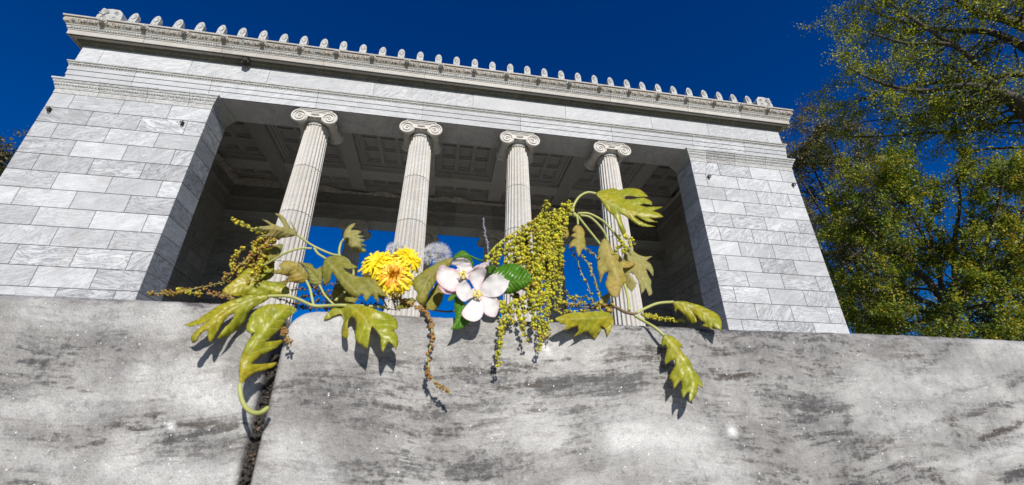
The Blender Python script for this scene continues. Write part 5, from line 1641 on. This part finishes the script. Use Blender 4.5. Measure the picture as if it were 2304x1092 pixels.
def seed_head(cx, cy, R, yd, label, seed, ax, tail, n=190, half=.9):
    r2 = random.Random(seed)
    c = PX(cx, cy, yd)
    root = empty('dandelion_seed_head', c)
    tag(root, label, 'seed head', 'dandelion seed heads')
    ax = Vector(ax).normalized()
    mb = MB(); Rm = R * MM
    mb.blob((0, 0, 0), Rm * .16, 0, 1, None, (1, 1, 1), .3)
    for k in range(60):
        d = Vector((r2.gauss(0, 1), r2.gauss(0, 1), r2.gauss(0, 1))).normalized()
        if d.dot(ax) < -.3: continue
        mb.tube([d * Rm * .12, d * Rm * .3], [MM * .9, MM * .4], 4)
    mb.build('receptacle', [M_SEED], root)
    mb = MB()
    for k in range(n):
        d = Vector((r2.gauss(0, 1), r2.gauss(0, 1), r2.gauss(0, 1))).normalized()
        if d.dot(ax) < -half * .6: continue
        mb.cur = (r2.random(),) * 3 + (1,)
        b = d * Rm * r2.uniform(.60, .72)
        mb.tube([d * Rm * .18, b], MM * .17, 3, None, False)
        e1 = d.orthogonal().normalized(); e2 = d.cross(e1)
        m_ = 9
        for j in range(m_):
            a = 2 * math.pi * j / m_ + r2.uniform(-.2, .2)
            q = b + (d * r2.uniform(.12, .32) + (e1 * math.cos(a) + e2 * math.sin(a)) * r2.uniform(.2, .3)) * Rm
            mb.tube([b, q], [MM * .30, MM * .18], 3, None, False)
    mb.build('pappus', [M_FLUFF], root)
    P = [Vector((0, 0, 0))] + [PX(x, y, d) - c for (x, y, d) in tail]
    mb = MB(); mb.tube([Vector(p) for p in crspline(P, 6)], MM * 1.8, 6); mb.build('stem', [M_STEM], root, smooth=True)
seed_head(984, 578, 42, .312, 'fluffy white dandelion seed head behind the apple blossom, half blown away', 5, (0, -.2, 1), [(975, 630, .315), (980, 695, .315)])
seed_head(893, 566, 30, .306, 'smaller ragged seed head peeping above the yellow dandelions', 6, (0, -.1, 1), [(890, 630, .318), (895, 692, .32)], 110)

# ================================================================== apple blossom
o5 = PX(1060, 690, .285)
ab = empty('apple_blossom_sprig', o5)
tag(ab, 'apple sprig with two pink-edged white blossoms and bright green leaves', 'apple blossom')
def AL(outline, midrib, yd, seed, **kw):
    return sheet(E_, outline, midrib, yd, mat=M_APPLE, parent=ab, org=o5, seed=seed, **kw)
AL([(820, 385), (880, 320), (960, 275), (1050, 262), (1140, 280), (1210, 330), (1256, 395), (1283, 456), (1240, 502), (1170, 552), (1090, 592), (1010, 607), (930, 600), (900, 500)], [(860, 470), (1000, 470), (1140, 462), (1283, 456)], (.276, .274, .268), 51, fold=.28, curl=.1)
AL([(425, 640), (470, 660), (540, 720), (520, 790), (500, 840), (560, 890), (592, 906), (540, 960), (480, 1002), (358, 1000), (410, 940), (420, 860), (405, 770), (410, 690)], [(450, 650), (470, 780), (450, 900), (362, 1000)], (.280, .272, .266), 52, fold=.3)
AL([(400, 222), (404, 170), (440, 145), (480, 114), (540, 130), (592, 190), (622, 250), (626, 310), (600, 312), (590, 262), (540, 216), (480, 202)], [(605, 300), (540, 180), (410, 190)], (.286, .283, .282), 53, fold=.35)
AL([(330, 692), (350, 630), (420, 588), (446, 640), (402, 672)], [(430, 600), (335, 690)], (.282, .280, .278), 54, fold=.3)
AL([(765, 345), (800, 290), (872, 290), (850, 342), (800, 400)], [(770, 390), (870, 290)], (.288, .286, .284), 55, fold=.3)
AL([(560, 160), (640, 195), (740, 235), (730, 250), (640, 220), (570, 185)], [(560, 165), (740, 240)], (.292, .293, .294), 57, fold=.2)
stem('stem', E_, [(600, 620), (560, 720), (520, 800), (500, 860)], [.281, .284, .288, .292], 2.4, M_STEM, ab, o5)
def blossom(center, yd, petals, nst, seed, R):
    c = PX(E_[0] + center[0] / E_[2], E_[1] + center[1] / E_[2], yd)
    fl = empty('flower', c - o5, ab)
    for i, (ol, mid, y3, pink) in enumerate(petals):
        gx, gy = sum(p[0] for p in ol) / len(ol), sum(p[1] for p in ol) / len(ol)
        ol = [(gx + (x - gx) * 1.07, gy + (y - gy) * 1.07) for x, y in ol]
        ol = [((x + (center[0] - x) * .7), (y + (center[1] - y) * .7)) if math.hypot(x - center[0], y - center[1]) < 70 else (x, y) for x, y in ol]
        sheet(E_, ol, mid, y3, fold=.05, curl=-.22, wave=.5, roll=-1.2, name='petal', mat=M_PETAL, parent=fl, org=c, seed=seed + i, spacing=2.6, thick=.0002, pink=pink)
    sheet(E_, [(center[0] + 92 * math.cos(k * .42), center[1] + 88 * math.sin(k * .42)) for k in range(15)], [(center[0] - 80, center[1]), (center[0] + 80, center[1])], (yd + .0012, yd + .0022, yd + .0012), name='petal_bases', mat=M_PETAL, parent=fl, org=c, seed=seed + 9, wave=.2, roll=-2.0, pink=.1)
    r2 = random.Random(seed)
    mb = MB()
    for k in range(nst):
        a = 2 * math.pi * k / nst + r2.uniform(-.2, .2)
        q = r2.uniform(.25, 1.0)
        tip = PX(E_[0] + (center[0] + math.cos(a) * R * q) / E_[2], E_[1] + (center[1] + math.sin(a) * R * q * .9) / E_[2], yd - .0060 - .002 * (1 - q)) - c
        mb.tube([Vector((0, 0.0006, 0)), tip * .55 + Vector((0, -.001, 0)), tip], MM * .55, 4, 0)
        mb.cur = (r2.random(),) * 3 + (1,)
        mb.blob(tip, MM * 2.1, 1, 1, None, (1, .8, 1.2), .3)
    mb.blob((0, .0012, 0), MM * 11, 0, 2, None, (1, .4, 1))
    mb.build('stamens', [M_FIL, M_STAM], fl, smooth=True)
blossom((672, 612), .2785, [
    ([(640, 560), (600, 470), (562, 418), (590, 368), (650, 308), (722, 298), (764, 350), (742, 420), (712, 492), (692, 560)], [(670, 600), (665, 450), (690, 305)], (.279, .281, .276), .55),
    ([(700, 610), (735, 590), (720, 500), (790, 420), (862, 379), (930, 398), (970, 448), (1012, 460), (992, 540), (940, 602), (882, 632), (800, 634), (740, 622)], [(690, 605), (840, 530), (1000, 470)], (.279, .2745, .272), .12),
    ([(700, 640), (740, 632), (800, 630), (862, 640), (902, 690), (908, 740), (872, 850), (830, 857), (760, 832), (736, 790), (716, 700)], [(690, 630), (770, 720), (850, 850)], (.279, .276, .276), .5),
    ([(655, 650), (600, 682), (540, 742), (500, 802), (498, 840), (560, 892), (640, 907), (702, 872), (732, 800), (726, 720), (694, 660)], [(672, 640), (640, 760), (600, 900)], (.278, .270, .266), .25),
    ([(640, 630), (612, 608), (600, 560), (560, 482), (520, 468), (448, 500), (428, 580), (460, 642), (515, 692), (562, 662), (605, 632)], [(660, 620), (560, 590), (440, 560)], (.279, .275, .273), .25)], 30, 210, 60)
blossom((500, 385), .285, [
    ([(480, 385), (440, 345), (400, 328), (330, 312), (290, 283), (248, 300), (214, 400), (224, 470), (300, 540), (382, 572), (432, 560), (452, 500), (490, 420)], [(490, 390), (360, 430), (230, 440)], (.286, .281, .280), .75),
    ([(470, 372), (440, 290), (382, 282), (400, 240), (440, 212), (492, 203), (560, 220), (602, 290), (592, 352), (542, 392), (510, 385)], [(500, 380), (490, 300), (480, 210)], (.286, .287, .283), .35),
    ([(228, 515), (300, 540), (382, 572), (432, 562), (430, 590), (372, 607), (298, 602), (262, 565)], [(430, 570), (330, 580), (235, 520)], (.284, .281, .280), 1.0),
    ([(680, 282), (720, 260), (806, 230), (775, 295), (742, 310), (690, 320)], [(690, 310), (800, 235)], (.2865, .284, .282), .5),
    ([(540, 400), (600, 330), (650, 290), (690, 280), (680, 330), (620, 380), (570, 440)], [(540, 410), (680, 290)], (.286, .287, .286), .3)], 20, 230, 50)

# grey flower spike standing behind
sp = catkin('dry_flower_spike', FULL, [(1100, 600), (1096, 560), (1093, 530), (1088, 508), (1086, 494)], [.315, .316, .317, .318, .318], [M_LAV], None, Vector((0, 0, 0)), bud=2.2, pitch=6, per=(2, 3), seed=401, thin=1.6, spread=2.2, taper=False, stemmat=M_LAV)
tag(sp, 'thin grey-blue dry flower spike standing up behind the apple blossom', 'flower spike')
# ------------------------------------------------------------------ trees
def crown_material(name, stops, trans=0.3, rough=0.6):
    mt, nt, bs, out = new_mat(name)
    a = N(nt, 'Attribute', {'attribute_name': 'blk'})
    f = N(nt, 'SeparateColor', Color=a.outputs['Color']).outputs[0]
    c = ramp(nt, f, [(p, (*q, 1)) for p, q in stops])
    nt.links.new(c, bs.inputs['Base Color'])
    bs.inputs['Roughness'].default_value = rough
    tr = nt.nodes.new('ShaderNodeBsdfTranslucent')
    nt.links.new(c, tr.inputs['Color'])
    ms = nt.nodes.new('ShaderNodeMixShader'); ms.inputs[0].default_value = trans
    nt.links.new(bs.outputs[0], ms.inputs[1]); nt.links.new(tr.outputs[0], ms.inputs[2])
    nt.links.new(ms.outputs[0], out.inputs[0])
    return mt
M_BARK = plain('dark_bark', (0.062, 0.052, 0.042), 0.95, 0, 9, .4)
M_ELM = crown_material('elm_spring_foliage', [(0.0, (0.055, 0.085, 0.014)), (0.4, (0.15, 0.19, 0.014)), (0.75, (0.36, 0.39, 0.010)), (1.0, (0.52, 0.50, 0.012))], 0.45)
M_MAPLE = crown_material('maple_spring_foliage', [(0.0, (0.05, 0.09, 0.011)), (0.5, (0.15, 0.21, 0.013)), (0.85, (0.35, 0.35, 0.010)), (1.0, (0.44, 0.29, 0.014))], 0.45)
M_OLIVE = crown_material('olive_brown_spring_foliage', [(0.0, (0.07, 0.07, 0.03)), (0.6, (0.15, 0.135, 0.04)), (1.0, (0.26, 0.20, 0.045))])
M_DENSE = crown_material('dense_green_foliage', [(0.0, (0.035, 0.05, 0.014)), (0.6, (0.07, 0.09, 0.016)), (1.0, (0.14, 0.13, 0.018))])

class Foliage:
    def __init__(s, seed): s.rng = np.random.RandomState(seed); s.c = []; s.n = 0; s.t = []
    def spray(s, p, d, count, spread, tone):
        q = s.rng.randn(count, 3) * np.array((spread, spread, spread)) * .6 + s.rng.randn(count, 1) * np.array(d) * spread * 1.6 + np.array(p)
        s.c.append(q); s.t.append(np.clip(tone + s.rng.randn(count) * .16, 0, 1))
    def build(s, name, mat, parent, size, org):
        C = np.concatenate(s.c); T = np.concatenate(s.t)
        n = len(C)
        a = s.rng.randn(n, 3); a /= np.linalg.norm(a, axis=1)[:, None]
        b = np.cross(a, s.rng.randn(n, 3)); b /= np.linalg.norm(b, axis=1)[:, None]
        sz = size * (0.6 + 0.8 * s.rng.rand(n))[:, None]
        V = np.stack([C - a * sz * .5, C + b * sz * .32, C + a * sz * .5, C - b * sz * .32], 1).reshape(-1, 3) - np.array(org)
        me = bpy.data.meshes.new(name)
        me.vertices.add(4 * n); me.vertices.foreach_set('co', V.astype(np.float32).ravel())
        me.loops.add(4 * n); me.loops.foreach_set('vertex_index', np.arange(4 * n, dtype=np.int32))
        me.polygons.add(n); me.polygons.foreach_set('loop_start', np.arange(0, 4 * n, 4, dtype=np.int32))
        me.polygons.foreach_set('loop_total', np.full(n, 4, dtype=np.int32))
        me.materials.append(mat)
        at = me.attributes.new('blk', 'FLOAT_COLOR', 'FACE')
        col = np.stack([T, T, T, np.ones(n)], 1).astype(np.float32)
        at.data.foreach_set('color', col.ravel())
        me.update(calc_edges=True)
        o = bpy.data.objects.new(name, me); COL.objects.link(o); o.parent = parent
        return o
def tree(label, base, limbs, mat, leaf, seed, twig, ntw, lps, spread, droop=0.0, tone=.4, tonevar=.25, up=0.0, cat='tree', name='broadleaf_tree', group='trees beside the temple', bare=0.15, sunside=0.0, trunk=None):
    """limbs: polylines of world points with a start radius; twigs and leaf sprays grow from them"""
    r2 = random.Random(seed)
    root = empty(name, base)
    tag(root, label, cat, group)
    org = Vector(base)
    mb = MB()
    fo = Foliage(seed)
    def vrand(): return Vector((r2.gauss(0, 1), r2.gauss(0, 1), r2.gauss(0, 1))).normalized()
    def shoot(p, d, L, r, lev):
        n = 5
        P = [p]
        dd = d.normalized()
        for i in range(n):
            dd = (dd + vrand() * .22 + Vector((0, 0, up - droop * (i / n)))).normalized()
            P.append(P[-1] + dd * (L / n))
        mb.tube([q - org for q in P], [r * (1 - .75 * i / n) for i in range(n + 1)], 5 if lev < 1 else 3, None, False)
        tn = tone + r2.uniform(-tonevar, tonevar)
        if lev < 2:
            for k in range(ntw[lev]):
                t = r2.uniform(.2, 1.0)
                i = min(n - 1, int(t * n))
                q = P[i].lerp(P[i + 1], t * n - i)
                nd = (dd * .7 + vrand() * .85).normalized()
                shoot(q, nd, L * r2.uniform(.38, .62), r * .45, lev + 1)
        else:
            for i in range(1, n + 1):
                if r2.random() > bare:
                    fo.spray(P[i], dd, lps, spread, tn)
    for (P, r, r1, t0) in limbs:
        P = [Vector(p) for p in crspline(P, 6)]
        m_ = len(P)
        mb.tube([p - org for p in P], [r + (r1 - r) * i / (m_ - 1) for i in range(m_)], 8)
        Lp = sum((P[i + 1] - P[i]).length for i in range(m_ - 1))
        nt_ = max(3, int(Lp * twig[0]))
        for k in range(nt_):
            t = t0 + (1 - t0) * (k + r2.random()) / nt_
            x = t * (m_ - 1); i = min(m_ - 2, int(x))
            q = P[i].lerp(P[i + 1], x - i)
            d = (P[i + 1] - P[i]).normalized()
            side = vrand(); side = (side - d * side.dot(d)).normalized()
            nd = (d * r2.uniform(.35, .9) + side * .9).normalized()
            shoot(q, nd, twig[1] * r2.uniform(.6, 1.25) * (1.1 - .45 * t), max(.012, (r + (r1 - r) * t) * .4), 0)
    if trunk:
        P = [Vector(p) for p in crspline(trunk[0], 6)]
        mb.tube([p - org for p in P], [trunk[1] + (trunk[2] - trunk[1]) * i / (len(P) - 1) for i in range(len(P))], 12)
    mb.build('trunk', [M_BARK], root, smooth=True)
    fo.build('crown', mat, root, leaf, org)
    return root
def lp(pts):            # (photo x, photo y, distance)
    return [PD(*p) for p in pts]
# tall tree whose trunk stands just outside the right of the picture
tbase = PD(2560, 600, 27.0); tbase.z = 0
fork = PD(2560, 420, 27.5)
top = PD(2480, -250, 31.0)
limbsA = [
    (lp([(2560, 420, 27.5), (2400, 300, 27.5), (2304, 262, 27.5), (2240, 195, 27.5), (2150, 105, 27.3), (2040, 98, 27.0), (1960, 75, 27.0)]), .19, .04, .2),
    (lp([(2500, 300, 28), (2380, 110, 28.5), (2280, 50, 28.5), (2200, 28, 28.5), (2120, -20, 28.5), (2000, -70, 28.5)]), .26, .05, .2),
    (lp([(2450, 320, 27.3), (2304, 232, 26.8), (2230, 205, 26.5), (2170, 193, 26.4), (2080, 205, 26.2), (1990, 190, 26), (1905, 150, 26)]), .24, .03, .2),
    (lp([(2520, 360, 27.4), (2400, 300, 28.5), (2304, 262, 29), (2200, 292, 29), (2070, 300, 29), (1960, 308, 29), (1880, 305, 29)]), .17, .02, .15),
    (lp([(2520, 320, 27.6), (2360, 150, 29), (2240, 76, 29.5), (2110, 66, 29.8), (2000, 40, 30), (1930, 10, 30)]), .2, .03, .2),
    (lp([(2450, 240, 28), (2304, 170, 28.2), (2210, 180, 28.2), (2120, 185, 28), (2020, 200, 28), (1940, 225, 28), (1890, 240, 28)]), .15, .02, .2),
    (lp([(2540, 340, 27.4), (2420, 260, 27.6), (2280, 225, 27.9), (2150, 250, 28.2), (2040, 262, 28.4), (1940, 275, 28.6)]), .14, .02, .2),
    (lp([(2500, 200, 28), (2400, 0, 29), (2280, -60, 29), (2150, -90, 29), (2040, -60, 29), (1950, -20, 29)]), .2, .03, .2),
    (lp([(2540, 380, 27.6), (2450, 330, 28.4), (2330, 330, 29), (2230, 335, 29.4), (2150, 342, 29.6)]), .13, .02, .2),
    (lp([(2150, 105, 27.3), (2080, 60, 27.5), (2020, 20, 27.8), (1970, -20, 28)]), .1, .03, .1),
]
tree('tall tree with long drooping dark limbs and thin yellow-green leaves, upper right', tbase, limbsA, M_ELM, .085, 5, (1.35, 2.5), (5, 5), 5, .16, droop=.10, tone=.54, tonevar=.38, trunk=([tbase, PD(2560, 480, 27.3), fork, top], .42, .18), bare=.12)
# rounder tree low on the right, forking low
b2 = PD(2140, 700, 25.0); base2 = Vector((b2.x, b2.y, 0))
fk = (2140, 700, 25.0)
limbsB = [
    (lp([fk, (2095, 640, 24.8), (2050, 590, 24.6), (2000, 500, 24.4), (1950, 430, 24.2)]), .17, .02, .15),
    (lp([fk, (2120, 650, 25.2), (2110, 590, 25.4), (2080, 480, 25.6), (2060, 380, 25.8)]), .13, .02, .15),
    (lp([fk, (2150, 640, 25.4), (2145, 560, 25.8), (2160, 460, 26), (2150, 370, 26)]), .15, .02, .15),
    (lp([fk, (2165, 660, 25.0), (2200, 600, 24.8), (2230, 520, 24.6), (2250, 440, 24.6), (2260, 380, 24.6)]), .14, .02, .15),
    (lp([fk, (2210, 640, 25.2), (2270, 590, 25.4), (2340, 520, 25.6), (2400, 450, 25.8)]), .14, .02, .15),
    (lp([fk, (2085, 680, 24.6), (2020, 650, 24.4), (1950, 600, 24.2), (1890, 540, 24)]), .13, .02, .15),
    (lp([fk, (2060, 700, 24.6), (1990, 690, 24.4), (1930, 670, 24.2), (1890, 640, 24)]), .11, .02, .15),
    (lp([fk, (2200, 690, 24.8), (2280, 670, 24.8), (2360, 640, 24.8)]), .1, .02, .2),
    (lp([(2050, 590, 24.6), (1980, 540, 24.2), (1920, 480, 24), (1880, 430, 24)]), .08, .02, .1),
    (lp([(2000, 500, 24.4), (2010, 430, 24.6), (2000, 370, 24.8)]), .07, .02, .1),
    (lp([(2110, 590, 25.4), (2040, 470, 25.0), (1960, 390, 24.8)]), .07, .02, .2),
    (lp([fk, (2100, 715, 24.4), (2030, 735, 24.2), (1960, 735, 24)]), .08, .02, .3),
    (lp([fk, (2130, 722, 24.2), (2080, 745, 24.0), (2040, 700, 23.8)]), .06, .02, .1),
    (lp([fk, (2160, 720, 24.2), (2210, 735, 24.0), (2260, 700, 23.8)]), .06, .02, .1),
    (lp([fk, (2120, 690, 24.0), (2130, 640, 23.6), (2180, 660, 23.4)]), .05, .02, .1),
    (lp([fk, (2240, 560, 25.6), (2304, 470, 25.8), (2330, 390, 26)]), .09, .02, .3),
]
tree('round tree with a low dark fork and orange-tinged green leaves, right of the temple', base2, limbsB, M_MAPLE, .095, 9, (1.8, 1.8), (5, 5), 6, .13, tone=.56, tonevar=.36, trunk=([base2, b2 - Vector((0, 0, 2)), b2], .18, .15), bare=.08)
# thin brownish tree close behind the right corner
b3 = PD(1960, 780, 34.0); base3 = Vector((b3.x, b3.y, 0))
f3 = (1955, 700, 34)
limbsC = [(lp([f3, (1930, 600, 34), (1880, 480, 34), (1830, 380, 34), (1800, 310, 34)]), .16, .02, .2), (lp([f3, (1950, 580, 34.5), (1920, 440, 34.5), (1880, 330, 34.5), (1860, 270, 34.5)]), .14, .02, .2),
          (lp([f3, (1900, 580, 33.6), (1850, 480, 33.4), (1800, 400, 33.2), (1780, 360, 33.2)]), .12, .02, .2), (lp([f3, (1980, 560, 34.5), (1990, 420, 34.6), (1960, 310, 34.8)]), .12, .02, .2),
          (lp([f3, (1890, 640, 33.6), (1850, 570, 33.4), (1820, 500, 33.2), (1810, 440, 33)]), .1, .02, .2)]
tree('thin brownish budding tree showing behind the right corner of the temple', base3, limbsC, M_OLIVE, .12, 14, (1.7, 2.2), (5, 4), 5, .18, tone=.5, tonevar=.3, trunk=([base3, b3, PD(*f3)], .24, .18), bare=.12)
# darker trees filling the foot of the view on the right
for i, (bx_, by_, dist, pts, lab) in enumerate([
    (1950, 800, 38, [((1950, 790), (1920, 720), (1890, 650)), ((1950, 790), (1960, 720), (1950, 640)), ((1950, 790), (2000, 730), (2020, 650)), ((1950, 790), (1905, 750), (1880, 700)), ((1950, 790), (1990, 690), (1990, 560)), ((1950, 790), (1910, 650), (1870, 560))], 'dark green tree low behind the right pier, under the brownish tree'),
    (2280, 830, 40, [((2280, 820), (2220, 760), (2150, 700)), ((2280, 820), (2260, 720), (2240, 640)), ((2280, 820), (2300, 700), (2310, 600)), ((2280, 820), (2340, 700), (2380, 600)), ((2280, 820), (2200, 790), (2110, 760)), ((2280, 820), (2330, 560), (2340, 480)), ((2280, 820), (2370, 740), (2430, 690))], 'dark green tree in the far lower right corner behind the forked tree')]):
    bb = PD(bx_, by_, dist); base = Vector((bb.x, bb.y, 0))
    tree(lab, base, [(lp([(x, y, dist) for x, y in q]), .14, .03, .1) for q in pts], M_DENSE, .16, 20 + i, (1.7, 2.2), (5, 4), 3, .2, tone=.4, tonevar=.3, trunk=([base, bb], .25, .2), bare=.1)
# a tree beyond the left corner, only its edge in the picture
b6 = PD(-120, 620, 40); base6 = Vector((b6.x, b6.y, 0))
tree('distant bare-twigged tree cut by the left edge of the photo, beside the left pier', base6, [(lp([(-120, 560, 40), (-80, 450, 40), (-62, 390, 40), (-40, 352, 40)]), .16, .02, .2), (lp([(-120, 560, 40), (-100, 420, 40), (-70, 330, 40)]), .14, .02, .2), (lp([(-120, 560, 40), (-60, 480, 40), (-52, 440, 40), (-38, 405, 40)]), .12, .02, .2)], M_OLIVE, .14, 31, (1.8, 2.4), (5, 4), 5, .2, tone=.25, tonevar=.2, trunk=([base6, b6, PD(-120, 560, 40)], .3, .16))
